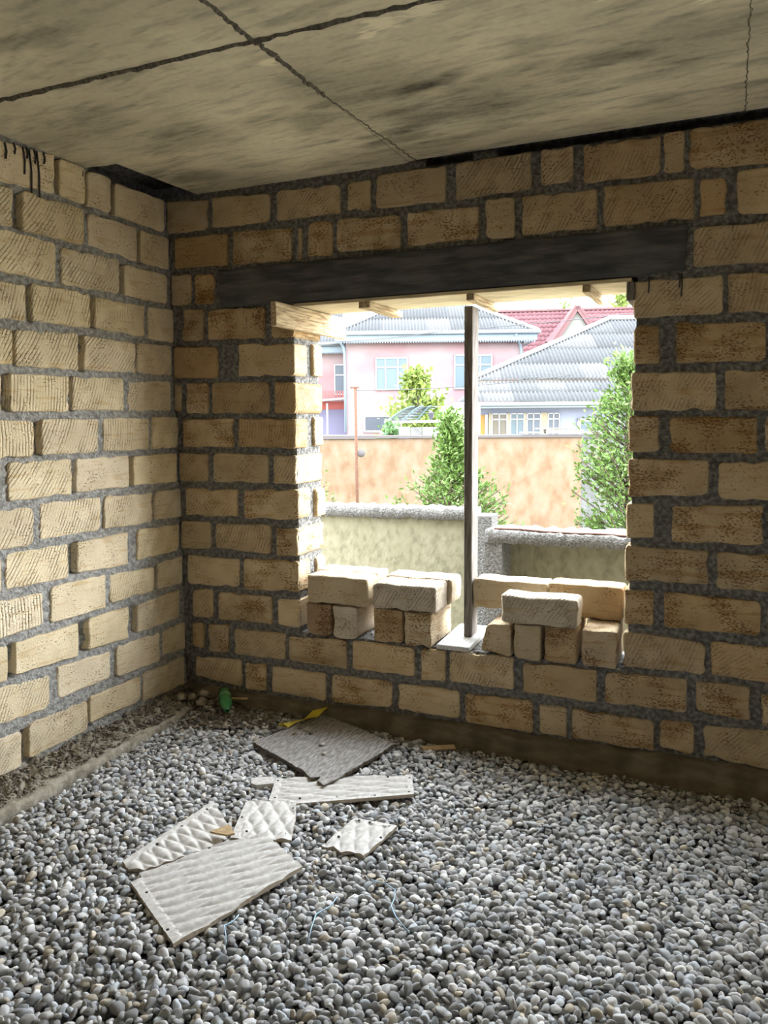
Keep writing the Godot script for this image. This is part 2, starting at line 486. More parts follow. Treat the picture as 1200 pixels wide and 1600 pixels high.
func ceiling_map() -> ImageTexture:
	var size := 1400
	var span := 4.2
	var mottle := noise(0.9, 31, 4)
	var streak := noise(1.0, 32, 4)
	var speck := noise(14.0, 33, 2)
	var broad := noise(1.6, 35, 3)
	var fine := noise(30.0, 34, 2)
	var spots := [Vector3(1.93, 1.33, 0.09), Vector3(2.08, 1.36, 0.07), Vector3(1.45, 1.25, 0.05), Vector3(1.86, 1.28, 0.05), Vector3(2.62, 1.2, 0.05), Vector3(2.9, 1.05, 0.04)]
	var stains := [Vector3(1.45, 0.22, 0.22), Vector3(0.42, 0.28, 0.12), Vector3(1.62, 0.55, 0.3), Vector3(1.66, 0.9, 0.2), Vector3(0.35, 1.05, 0.2), Vector3(2.9, 0.75, 0.25), Vector3(2.2, 0.55, 0.3), Vector3(0.75, 0.75, 0.2)]
	var data := PackedByteArray()
	data.resize(size * size * 3)
	for py in size:
		for px in size:
			var x := px * span / size
			var z := py * span / size
			var mo := mottle.get_noise_2d(x, z * 1.6)
			var st := streak.get_noise_2d(x * 1.3 + 0.25 * z, z * 5.5 - 0.8 * x)
			var v := 0.70 + 0.2 * mo + 0.04 * fine.get_noise_2d(x, z)
			v -= 0.22 * smoothstep(0.05, 0.7, st + 0.5 * broad.get_noise_2d(x, z))
			v -= 0.12 * smoothstep(0.2, 0.6, streak.get_noise_2d(x * 3.1 + 7.0, z * 15.0 - 2.2 * x) + 0.3 * mo)
			v -= 0.07 * smoothstep(0.1, 0.5, fine.get_noise_2d(x * 0.12, z * 0.45))
			var sp := speck.get_noise_2d(x * 0.45, z * 1.6)
			v -= 0.09 * smoothstep(0.42, 0.7, sp)
			for s in stains:
				var d: float = Vector2((x - s.x) * 0.55, z - s.y).length() / s.z
				if d < 1.3:
					v -= 0.2 * (1.0 - smoothstep(0.3, 1.2, d + 0.7 * st))
			for s in spots:
				var d: float = Vector2((x - s.x) * 0.7, z - s.y).length() / s.z
				if d < 1.3:
					v += 0.3 * (1.0 - smoothstep(0.3, 1.0, d + 0.9 * absf(sp)))
			v = clampf(v, 0.06, 0.9)
			var k := (py * size + px) * 3
			data[k] = clampi(int(255 * sqrt(v * 1.0)), 0, 255)
			data[k + 1] = clampi(int(255 * sqrt(v * 0.92)), 0, 255)
			data[k + 2] = clampi(int(255 * sqrt(v * 0.69)), 0, 255)
	return ImageTexture.create_from_image(Image.create_from_data(size, size, false, Image.FORMAT_RGB8, data))

func wood(c0: Color, c1: Color, along: int, sd: int) -> StandardMaterial3D:
	var s := Vector3(6, 6, 6)
	s[along] = 0.5
	var m := rough_mat([[0.2, c0], [0.5, c0.lerp(c1, 0.6)], [0.8, c1]], 0.02, sd, s, 0.15, 0.02, false)
	return m

func make_materials() -> void:
	var maps := stone_maps()
	for i in 4:
		var m := StandardMaterial3D.new()
		m.albedo_texture = maps[1 if i == 3 else 0]
		m.vertex_color_use_as_albedo = true
		m.roughness = 0.95
		m.metallic_specular = 0.2
		m.heightmap_enabled = true
		m.heightmap_texture = maps[2 + i]
		m.heightmap_scale = [0.9, 1.35, 1.2, 1.1][i]
		M["stone%d" % i] = m
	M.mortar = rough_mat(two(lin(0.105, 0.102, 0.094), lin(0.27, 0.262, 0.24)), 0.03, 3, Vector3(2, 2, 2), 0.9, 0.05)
	M.mortar_lit = rough_mat(two(lin(0.2, 0.195, 0.18), lin(0.44, 0.43, 0.4)), 0.03, 4, Vector3(2, 2, 2), 0.7, 0.05)  # same mortar, lightened in colour for the better lit left wall
	M.lintel = rough_mat(two(lin(0.065, 0.065, 0.07), lin(0.13, 0.125, 0.12)), 0.012, 5, Vector3(0.5, 2.5, 2), 0.5, 0.02)
	M.plinth = rough_mat(two(lin(0.10, 0.085, 0.06), lin(0.2, 0.165, 0.12)), 0.015, 6, Vector3(0.8, 2, 2), 0.8, 0.03)
	M.ledge = rough_mat(two(lin(0.24, 0.215, 0.165), lin(0.44, 0.4, 0.32)), 0.015, 7, Vector3(1.5, 1.5, 1.5), 0.5, 0.04)
	M.debris = rough_mat([[0.25, lin(0.09, 0.08, 0.065)], [0.5, lin(0.24, 0.21, 0.17)], [0.75, lin(0.42, 0.36, 0.27)]], 0.03, 8, Vector3(2, 2, 2), 1.2, 0.05)
	M.soil = rough_mat(two(lin(0.09, 0.085, 0.08), lin(0.2, 0.19, 0.18)), 0.02, 9, Vector3(2, 2, 2), 0.6, 0.05)
	M.plain_wall = rough_mat(two(lin(0.42, 0.35, 0.24), lin(0.6, 0.5, 0.34)), 0.02, 10, Vector3(1, 1, 1), 0.6)
	M.ceiling = StandardMaterial3D.new()
	M.ceiling.albedo_texture = ceiling_map()
	M.ceiling.roughness = 0.9
	M.ceiling.metallic_specular = 0.25
	M.ceiling.heightmap_enabled = true
	M.ceiling.heightmap_texture = noise_tex(0.02, 36, [], 5)
	M.ceiling.heightmap_scale = 0.35
	M.seam = rough_mat(two(lin(0.1, 0.09, 0.07), lin(0.2, 0.18, 0.14)), 0.03, 12, Vector3(3, 3, 3), 0.6)
	M.board_z = wood(lin(0.26, 0.18, 0.10), lin(0.58, 0.47, 0.3), 2, 13)
	M.board_x = wood(lin(0.46, 0.38, 0.24), lin(0.7, 0.6, 0.4), 0, 14)
	M.post_wood = wood(lin(0.12, 0.105, 0.09), lin(0.25, 0.225, 0.2), 1, 15)
	M.grey_plank = wood(lin(0.42, 0.41, 0.39), lin(0.6, 0.59, 0.56), 2, 16)
	M.plywood = rough_mat([[0.15, lin(0.19, 0.178, 0.162)], [0.5, lin(0.29, 0.275, 0.255)], [0.85, lin(0.42, 0.4, 0.375)]], 0.03, 17, Vector3(3.5, 2, 0.9), 0.35, 0.05, false, 6)
	M.ply_edge = solid(lin(0.13, 0.11, 0.085))
	M.panel = rough_mat(two(lin(0.47, 0.45, 0.41), lin(0.62, 0.60, 0.56)), 0.02, 18, Vector3(3, 3, 3), 0.0, 0.03, false)
	M.panel.roughness = 0.6
	M.panel_back = solid(lin(0.42, 0.36, 0.28))
	M.hole = solid(lin(0.05, 0.045, 0.04))  # shade inside the screw holes, given as a colour
	M.chip = rough_mat(two(lin(0.45, 0.32, 0.17), lin(0.62, 0.47, 0.28)), 0.02, 19, Vector3(2, 2, 8), 0.1, 0.03, false)
	M.bottle = solid(lin(0.06, 0.27, 0.1), 0.25, 0.5)
	M.bottle_cap = solid(lin(0.1, 0.4, 0.16), 0.4, 0.5)
	M.tape = solid(lin(0.62, 0.5, 0.04), 0.5, 0.5)
	M.tape.cull_mode = BaseMaterial3D.CULL_DISABLED
	M.string = solid(lin(0.42, 0.6, 0.75), 0.6)
	M.pebble = solid(Color.WHITE, 0.75, 0.35)
	M.pebble.vertex_color_use_as_albedo = true
	M.drip = solid(lin(0.07, 0.065, 0.06), 0.9)
	M.nail = solid(lin(0.1, 0.09, 0.08), 0.5, 0.5)
	# outdoors
	M.ground = rough_mat(two(lin(0.27, 0.25, 0.2), lin(0.4, 0.38, 0.31)), 0.02, 40, Vector3(0.3, 0.3, 0.3), 1.0)
	M.concrete_out = rough_mat([[0.15, lin(0.1, 0.093, 0.06)], [0.45, lin(0.132, 0.121, 0.077)], [0.8, lin(0.15, 0.139, 0.094)]], 0.025, 41, Vector3(0.9, 0.6, 0.9), 0.5, 0.04)
	M.concrete_cap = rough_mat(two(lin(0.064, 0.061, 0.056), lin(0.141, 0.136, 0.124)), 0.04, 42, Vector3(2, 2, 2), 1.2, 0.06)
	M.orange_wall = rough_mat([[0.2, lin(0.088, 0.055, 0.032)], [0.4, lin(0.104, 0.071, 0.044)], [0.6, lin(0.11, 0.08, 0.053)], [0.85, lin(0.118, 0.092, 0.067)]], 0.02, 43, Vector3(0.5, 0.28, 0.5), 0.4)
	M.grey_wall = rough_mat(two(lin(0.057, 0.057, 0.056), lin(0.081, 0.081, 0.078)), 0.015, 44, Vector3(0.5, 0.5, 0.5), 0.3)
	M.coping = solid(lin(0.058, 0.052, 0.05))
	M.rust = rough_mat(two(lin(0.052, 0.024, 0.015), lin(0.083, 0.048, 0.033)), 0.03, 45, Vector3(2, 2, 2), 0.1)
	M.pink = rough_mat([[0.25, lin(0.125, 0.074, 0.076)], [0.6, lin(0.138, 0.098, 0.098)], [0.85, lin(0.145, 0.113, 0.112)]], 0.008, 46, Vector3(0.08, 0.12, 0.08), 0.1)
	M.fascia = solid(lin(0.088, 0.112, 0.128), 0.6)
	M.gutter = solid(lin(0.131, 0.147, 0.157), 0.5)
	M.frame = solid(lin(0.167, 0.167, 0.167), 0.5)
	M.pane = solid(lin(0.047, 0.065, 0.073), 0.4, 0.3)
	M.pane_dark = solid(lin(0.042, 0.05, 0.06), 0.4, 0.3)
	M.pane_warm = solid(lin(0.068, 0.06, 0.047), 0.45, 0.25)
	M.sheet0 = rough_mat(two(lin(0.042, 0.044, 0.045), lin(0.062, 0.064, 0.065)), 0.03, 47, Vector3(0.6, 0.6, 0.6), 0.0)
	M.sheet1 = rough_mat(two(lin(0.05, 0.052, 0.053), lin(0.072, 0.074, 0.074)), 0.03, 48, Vector3(0.6, 0.6, 0.6), 0.0)
	M.sheet2 = rough_mat(two(lin(0.062, 0.063, 0.063), lin(0.088, 0.089, 0.088)), 0.03, 49, Vector3(0.6, 0.6, 0.6), 0.0)
	M.ridge = solid(lin(0.122, 0.122, 0.119))
	M.lavender = solid(lin(0.115, 0.126, 0.161), 0.9)
	M.cream = solid(lin(0.146, 0.126, 0.084), 0.8)
	M.door_orange = solid(lin(0.161, 0.084, 0.018), 0.6)
	M.violet = solid(lin(0.074, 0.07, 0.105), 0.8)
	M.red_paint = solid(lin(0.174, 0.044, 0.04), 0.7)
	M.grille = solid(lin(0.035, 0.035, 0.044), 0.6)
	M.red_tile = rough_mat(two(lin(0.062, 0.027, 0.03), lin(0.084, 0.043, 0.045)), 0.03, 52, Vector3(0.3, 0.3, 0.3), 0.0)
	M.gable = solid(lin(0.097, 0.097, 0.085), 0.9)
	M.trim_red = solid(lin(0.073, 0.036, 0.036), 0.7)
	M.canopy = solid(lin(0.052, 0.063, 0.061), 0.3, 0.5)
	M.canopy_frame = solid(lin(0.04, 0.062, 0.065), 0.5)
	M.siding = rough_mat(two(lin(0.137, 0.131, 0.108), lin(0.164, 0.157, 0.131)), 0.02, 53, Vector3(1, 1, 1), 0.0)
	M.cable = solid(lin(0.044, 0.044, 0.044))
	M.bark = rough_mat(two(lin(0.044, 0.033, 0.022), lin(0.096, 0.074, 0.052)), 0.03, 54, Vector3(3, 1, 3), 0.3)
	M.leaf = leaf_mat(lin(0.068, 0.121, 0.021))
	M.leaf_pale = leaf_mat(lin(0.092, 0.128, 0.021))
	M.leaf_deep = leaf_mat(lin(0.052, 0.109, 0.035))
	M.grass = leaf_mat(lin(0.079, 0.157, 0.026))
	M.old_board = rough_mat(two(lin(0.087, 0.077, 0.063), lin(0.139, 0.129, 0.115)), 0.02, 55, Vector3(1, 5, 5), 0.0, 0.03, false)

func leaf_mat(c: Color) -> StandardMaterial3D:
	var m := solid(c, 0.6, 0.4)
	m.vertex_color_use_as_albedo = true
	m.backlight_enabled = true
	m.backlight = Color(0.5, 0.5, 0.5)
	m.cull_mode = BaseMaterial3D.CULL_DISABLED
	return m

# ------------------------------------------------------------------ limestone blocks
# An uneven sawn block: outline in x and y round its middle, front face at z = 0, back at z = -depth.
func block_mesh(corners: Array, depth: float, tone: Color, rough := 1.0) -> ArrayMesh:
	var pts: Array[Vector2] = []
	for c in 4:
		var a: Vector2 = corners[c]
		var b: Vector2 = corners[(c + 1) % 4]
		var before: Vector2 = corners[(c + 3) % 4]
		var la := minf(0.4 * a.distance_to(before), 0.4 * a.distance_to(b))
		var cut := minf(la, (0.009 + 0.022 * pow(rng.randf(), 2.2)) * rough)
		var d0 := (before - a).normalized()
		var d1 := (b - a).normalized()
		pts.append(a + d0 * cut)
		pts.append(a + (d0 + d1) * cut * 0.32)
		pts.append(a + d1 * cut)
		var n := maxi(2, int(a.distance_to(b) / 0.045))
		var inward := Vector2(-d1.y, d1.x)
		if inward.dot((corners[(c + 2) % 4] as Vector2) - a) < 0:
			inward = -inward
		for k in range(1, n):
			var f := float(k) / n
			pts.append(a.lerp(b, f) + inward * (rng.randf_range(-0.0035, 0.0045) * rough + (0.008 * rough if rng.randf() < 0.06 else 0.0)))
	var n := pts.size()
	var mid := Vector2.ZERO
	for p in pts:
		mid += p / n
	var off := Vector2(rng.randf_range(0.25, 0.75), rng.randf_range(0.15, 0.85))
	var bevel := rng.randf_range(0.005, 0.009) * rough
	var vs := PackedVector3Array()
	var ns := PackedVector3Array()
	var uvs := PackedVector2Array()
	var cs := PackedColorArray()
	var idx := PackedInt32Array()
	var out: Array[Vector2] = []
	for k in n:
		var d := (pts[(k + 1) % n] - pts[(k + n - 1) % n]).normalized()
		var o := Vector2(-d.y, d.x)
		if o.dot(pts[k] - mid) < 0:
			o = -o
		out.append(o)
	var fz: Array[float] = []
	for k in n:
		fz.append(rng.randf_range(-0.002, 0.001) * rough)
	var ring := func(inset: float, z: float, nz: float, nxy: float, side: bool) -> int:
		var first := vs.size()
		for k in n:
			var p: Vector2 = pts[k] - out[k] * inset
			var zz: float = z + (fz[k] if z > -depth * 0.5 else 0.0)
			vs.append(Vector3(p.x, p.y, zz))
			ns.append(Vector3(out[k].x * nxy, out[k].y * nxy, nz).normalized())
			uvs.append(off + (Vector2(p.x - out[k].x * z, p.y - out[k].y * z) if side else p))
			cs.append(tone)
		return first
	var join := func(a: int, b: int) -> void:
		for k in n:
			var k2 := (k + 1) % n
			for v in [a + k, a + k2, b + k, a + k2, b + k2, b + k]:
				idx.append(v)
	var cap := func(first: int, z: float, front: bool) -> void:
		var c := vs.size()
		vs.append(Vector3(mid.x, mid.y, z))
		ns.append(Vector3(0, 0, 1 if front else -1))
		uvs.append(off + mid)
		cs.append(tone)
		for k in n:
			var k2 := (k + 1) % n
			for v in ([c, first + k, first + k2] if front else [c, first + k2, first + k]):
				idx.append(v)
	# the outline runs clockwise seen from the front, which is Godot's front winding
	var f0: int = ring.call(bevel, 0.0, 1.0, 0.0, false)
	cap.call(f0, rng.randf_range(-0.001, 0.003), true)
	var f1: int = ring.call(bevel, 0.0, 1.0, 0.25, false)
	var f2: int = ring.call(0.0, -bevel, 0.25, 1.0, true)
	join.call(f2, f1)
	var s0: int = ring.call(0.0, -bevel, 0.0, 1.0, true)
	var s1: int = ring.call(0.0, -depth + bevel, 0.0, 1.0, true)
	join.call(s1, s0)
	var b0: int = ring.call(0.0, -depth + bevel, -0.25, 1.0, true)
	var b1: int = ring.call(bevel, -depth, -1.0, 0.25, false)
	join.call(b1, b0)
	var b2: int = ring.call(bevel, -depth, -1.0, 0.0, false)
	cap.call(b2, -depth, false)
	var arr := []
	arr.resize(Mesh.ARRAY_MAX)
	arr[Mesh.ARRAY_VERTEX] = vs
	arr[Mesh.ARRAY_NORMAL] = ns
	arr[Mesh.ARRAY_TEX_UV] = uvs
	arr[Mesh.ARRAY_COLOR] = cs
	arr[Mesh.ARRAY_INDEX] = idx
	var mesh := ArrayMesh.new()
	mesh.add_surface_from_arrays(Mesh.PRIMITIVE_TRIANGLES, arr)
	return mesh

func brick(parent: Node3D, q: Array, depth: float, tone: Color, finish: int, w := 0.0, called := "brick", rough := 1.0) -> MeshInstance3D:
	var mid: Vector2 = (q[0] + q[1] + q[2] + q[3]) / 4.0
	var local := []
	for p in q:
		local.append(p - mid)
	return place(block_mesh(local, depth, tone, rough), called, M["stone%d" % finish], parent, Vector3(mid.x, mid.y, w))

func row_quad(r: Array) -> Array:
	return [Vector2(r[1], r[2]), Vector2(r[3], r[4]), Vector2(r[5], r[6]), Vector2(r[7], r[8])]

func rect(x0: float, x1: float, y0: float, y1: float) -> Array:
	return [Vector2(x0, y1), Vector2(x1, y1), Vector2(x1, y0), Vector2(x0, y0)]

func tone_cream_lit() -> Color:  # cream of the same stone, lightened for the daylight on this wall
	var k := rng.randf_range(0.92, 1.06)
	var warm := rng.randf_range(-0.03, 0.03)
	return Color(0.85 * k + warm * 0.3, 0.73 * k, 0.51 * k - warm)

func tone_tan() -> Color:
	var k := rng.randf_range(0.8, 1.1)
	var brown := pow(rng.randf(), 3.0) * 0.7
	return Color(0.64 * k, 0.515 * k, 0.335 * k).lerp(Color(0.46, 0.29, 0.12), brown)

# uneven mortar face: a grid that follows depth(u, v); cells where keep(u, v) is false stay open
func mortar_face(parent: Node3D, m: Material, u0: float, u1: float, v0: float, v1: float, step: float, depth: Callable, keep: Callable) -> void:
	var nu := int((u1 - u0) / step)
	var nv := int((v1 - v0) / step)
	var vs := PackedVector3Array()
	for j in nv + 1:
		for i in nu + 1:
			var u := u0 + (u1 - u0) * i / nu
			var v := v0 + (v1 - v0) * j / nv
			vs.append(Vector3(u, v, depth.call(u, v)))
	var st := mb(false)
	for p in vs:
		st.add_vertex(p)
	for j in nv:
		for i in nu:
			if not keep.call(u0 + (u1 - u0) * (i + 0.5) / nu, v0 + (v1 - v0) * (j + 0.5) / nv):
				continue
			var a := j * (nu + 1) + i
			var b := a + 1
			var c := a + nu + 2
			var d := a + nu + 1
			for k in [a, c, b, a, d, c]:
				st.add_index(k)
	done(st, "mortar", m, parent)

func build_shell() -> void:
	# walls beyond the frame: they close the room
	var st := mb()
	box(st, Vector3(7.2, -0.3, -0.32), Vector3(7.5, 2.9, 7.3))
	tag(done(st, "wall_right", M.plain_wall, self), "plain limestone side wall at the end of the room", "wall", "", "structure")
	st = mb()
	box(st, Vector3(-0.32, -0.3, 7.0), Vector3(1.4, 2.9, 7.3))
	box(st, Vector3(1.4, -0.3, 7.0), Vector3(2.5, 2.9, 7.3))
	box(st, Vector3(2.5, -0.3, 7.0), Vector3(7.5, 2.9, 7.3))
	tag(done(st, "wall_back", M.plain_wall, self), "plain limestone rear wall behind the camera", "wall", "", "structure")
	# the facade goes on unseen; its second opening is added to light the room
	st = mb()
	box(st, Vector3(3.96, -0.3, -0.31), Vector3(4.7, 2.9, -0.012))
	box(st, Vector3(6.9, -0.3, -0.31), Vector3(7.2, 2.9, -0.012))
	box(st, Vector3(4.7, -0.3, -0.31), Vector3(6.9, 0.42, -0.012))
	box(st, Vector3(4.7, 2.25, -0.31), Vector3(6.9, 2.9, -0.012))
	tag(done(st, "wall_facade", M.plain_wall, self), "limestone facade wall with an added unseen opening that lights the room", "wall", "", "structure")

func build_window_wall() -> void:
	var w := Node3D.new()
	w.name = "wall_window"
	add_child(w)
	tag(w, "tan limestone block wall with the window opening and dark concrete lintel", "wall", "", "structure")
	var lumps := noise(9.0, 61, 3)
	var broad := noise(2.0, 62, 2)
	var depth := func(u: float, v: float) -> float:
		var d := minf(-0.004, -0.011 + 0.008 * lumps.get_noise_2d(u * 3.0, v * 3.0) + 0.007 * broad.get_noise_2d(u, v))
		if u > 0.80 and u < 2.60 and v < 2.28 and v > 0.40:
			d = minf(d, -0.02)
		return d
	var keep := func(u: float, v: float) -> bool:
		return not (u > 0.80 and u < 2.605 and v > 0.412 and v < 2.262) and not (v > 2.866 and (u > 1.95 or (u > 1.58 and u < 1.84)))
	mortar_face(w, M.mortar, -0.02, 3.97, -0.05, 2.9, 0.0165, depth, keep)
	# the body of the wall behind the face
	var st := mb()
	box(st, Vector3(-0.32, -0.3, -0.31), Vector3(0.797, 2.9, -0.03))
	box(st, Vector3(2.608, -0.3, -0.31), Vector3(3.97, 2.862, -0.03))
	box(st, Vector3(2.608, 2.862, -0.31), Vector3(3.97, 2.9, -0.2))
	box(st, Vector3(0.797, -0.3, -0.31), Vector3(2.608, 0.412, -0.03))
	box(st, Vector3(0.797, 2.262, -0.31), Vector3(2.608, 2.862, -0.03))
	box(st, Vector3(0.797, 2.862, -0.31), Vector3(2.608, 2.9, -0.2))
	done(st, "core", M.mortar, w)
	# foundation strip under the first course
	var ft := mb(false)
	var fn := noise(3.0, 63, 3)
	var nx := 170
	for i in nx:
		var x0 := 7.2 * i / nx
		var x1 := 7.2 * (i + 1) / nx
		var prof := func(x: float) -> Array:
			var out := 0.045 + 0.012 * fn.get_noise_2d(x, 0.0)
			var top := 0.012 + 0.012 * fn.get_noise_2d(x, 7.0)
			return [Vector3(x, top + 0.012, -0.03), Vector3(x, top, out - 0.008), Vector3(x, top - 0.01, out), Vector3(x, -0.11, out + 0.004), Vector3(x, -0.115, out + 0.03), Vector3(x, -0.3, out + 0.03)]
		var a: Array = prof.call(x0)
		var b: Array = prof.call(x1)
		for k in 5:
			quad(ft, a[k + 1], b[k + 1], b[k], a[k])
	done(ft, "foundation", M.plinth, w)
	# lintel beam, rough from its boards
	var lt := mb(false)
	var ln := noise(2.5, 64, 3)
	var rowsv := [2.258, 2.262, 2.30, 2.336, 2.34, 2.38, 2.42, 2.45, 2.47, 2.472]
	var cols := 90
	for i in cols:
		for j in rowsv.size() - 1:
			var c := []
			for e in [[0, 0], [1, 0], [1, 1], [0, 1]]:
				var u: float = lerpf(0.312, 2.835, float(i + e[0]) / cols)
				var v: float = rowsv[j + e[1]]
				var edge: bool = j + e[1] == 0 or j + e[1] == rowsv.size() - 1
				var z := 0.002 + 0.006 * ln.get_noise_2d(u * 0.6, v * 6.0) + (0.004 if v > 2.338 else 0.0)
				if i + e[0] == 0 or i + e[0] == cols or edge:
					z = -0.03
				if v <= 2.262 and (u < 0.84 or u > 2.6):
					v += 0.015 * ln.get_noise_2d(u * 3.0, 2.0)
				if v >= 2.45:
					v += 0.010 * ln.get_noise_2d(u * 2.0, 9.0)
				c.append(Vector3(u, v, z))
			quad(lt, c[0], c[1], c[2], c[3])
	box(lt, Vector3(0.312, 2.258, -0.31), Vector3(2.835, 2.47, -0.03))
	done(lt, "lintel", M.lintel, w)
	# mortar runs under the ends of the lintel
	for d in [[0.50, 2.26, 0.07], [0.515, 2.25, 0.13], [0.56, 2.25, 0.06], [0.585, 2.25, 0.1], [0.60, 2.25, 0.05], [2.66, 2.25, 0.07], [2.79, 2.255, 0.06], [2.80, 2.255, 0.1]]:
		var dt := mb(false)
		tube(dt, [Vector3(d[0], d[1], 0.0), Vector3(d[0] + 0.002, d[1] - d[2] * 0.5, 0.003), Vector3(d[0], d[1] - d[2], 0.002)], 0.0035, 5)
		done(dt, "mortar_run", M.drip, w)
	# the blocks
	for r in WINDOW_WALL_BRICKS:
		var q := row_quad(r)
		var jamb: bool = (q[1].x > 0.76 and q[1].x < 0.84 and r[0] >= 3 and r[0] <= 11) or (q[0].x > 2.57 and q[0].x < 2.62 and r[0] >= 3 and r[0] <= 11)
		var width: float = q[1].x - q[0].x
		var header := jamb and width < 0.2
		var finish: int = [3, 3, 3, 3, 0, 0, 2, 1][rng.randi() % 8]
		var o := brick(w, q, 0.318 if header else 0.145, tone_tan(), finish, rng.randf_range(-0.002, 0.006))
		if jamb and not header:
			var back := rect(q[0].x, q[1].x + 0.004, q[3].y, q[0].y)
			brick(w, back, 0.105, tone_tan(), 2, -0.215)
	# crumbs of mortar along the sill
	var ct := mb(false)
	for k in 110:
		lump(ct, Vector3(rng.randf_range(0.83, 2.58), 0.414, rng.randf_range(-0.28, 0.012)), rng.randf_range(0.004, 0.014))
	done(ct, "sill_crumbs", M.ledge, w).set_meta("kind", "stuff")
	# courses go on past the measured ones to the side wall
	for c in 14:
		var y0 := 2.7 - 0.2065 * c
		var x := 3.33 + (0.0 if c % 2 else 0.12)
		for r in WINDOW_WALL_BRICKS:
			if r[0] == c:
				x = maxf(r[3] + 0.028, r[5] + 0.028)
		while x < 3.9:
			var wd := minf(0.37, 3.965 - x)
			brick(w, rect(x, x + wd, y0, y0 + 0.17), 0.12, tone_tan(), 3)
			x += wd + 0.03

func build_left_wall() -> void:
	var w := Node3D.new()
	w.name = "wall_left"
	w.rotation.y = PI / 2
	add_child(w)
	tag(w, "pale cream limestone block wall with curved saw marks and grey mortar", "wall", "", "structure")
	var lumps := noise(9.0, 71, 3)
	var broad := noise(2.0, 72, 2)
	var deep := []
	for k in LEFT_WALL_BRICKS.size() - 1:
		var r: Array = LEFT_WALL_BRICKS[k]
		var s: Array = LEFT_WALL_BRICKS[k + 1]
		if r[0] == s[0] and rng.randf() < 0.6:
			deep.append(Rect2(r[3] - 0.005, r[6] + 0.005, s[1] - r[3] + 0.01, r[4] - r[6] - 0.01))
	var depth := func(u: float, v: float) -> float:
		var d := minf(-0.004, -0.010 + 0.014 * lumps.get_noise_2d(u * 3.4, v * 3.4) + 0.009 * broad.get_noise_2d(u, v))
		for q in deep:
			if q.has_point(Vector2(u, v)):
				d -= 0.035
				break
		if v > 2.886 and u > -0.6:
			d = -0.2
		return d
	mortar_face(w, M.mortar_lit, -7.0, 0.02, -0.05, 2.9, 0.0165, depth, func(u: float, v: float) -> bool: return u > -3.2)
	var st := mb()
	box(st, Vector3(-7.3, -0.3, -0.31), Vector3(-3.19, 2.9, -0.012))
	box(st, Vector3(-3.19, -0.3, -0.31), Vector3(0.0, 2.88, -0.055))
	box(st, Vector3(-3.19, 2.88, -0.31), Vector3(0.0, 2.9, -0.2))
	done(st, "core", M.mortar, w)
	for r in LEFT_WALL_BRICKS:
		var finish := 0
		var f := rng.randf()
		if r[0] >= 3 and r[0] <= 9:
			finish = 1 if f < 0.6 else (2 if f < 0.75 else 0)
		else:
			finish = 1 if f < 0.25 else (2 if f < 0.45 else 0)
		brick(w, row_quad(r), 0.145, tone_cream_lit(), finish, rng.randf_range(-0.003, 0.005))
	for c in 14:
		var y0 := 2.7 - 0.2065 * c
		var x := 9.0
		for r in LEFT_WALL_BRICKS:
			if r[0] == c:
				x = minf(x, minf(r[1], r[7]))
		x -= 0.03
		while x > -3.1:
			brick(w, rect(x - 0.37, x, y0, y0 + 0.17), 0.12, tone_cream_lit(), 1 if rng.randf() < 0.5 else 2)
			x -= 0.40
	# runs of thin mortar below the ceiling
	for d in [[-1.02, 2.88, 0.12], [-0.985, 2.885, 0.2], [-0.955, 2.885, 0.06], [-0.94, 2.885, 0.21], [-1.07, 2.885, 0.05], [-1.12, 2.87, 0.07], [-0.90, 2.89, 0.05], [-0.66, 2.885, 0.04], [-1.0, 2.885, 0.05]]:
		var dt := mb(false)
		tube(dt, [Vector3(d[0], d[1], 0.0), Vector3(d[0] + 0.004, d[1] - d[2] * 0.5, 0.004), Vector3(d[0] - 0.002, d[1] - d[2], 0.003)], 0.0045, 5)
		done(dt, "mortar_run", M.drip, w)

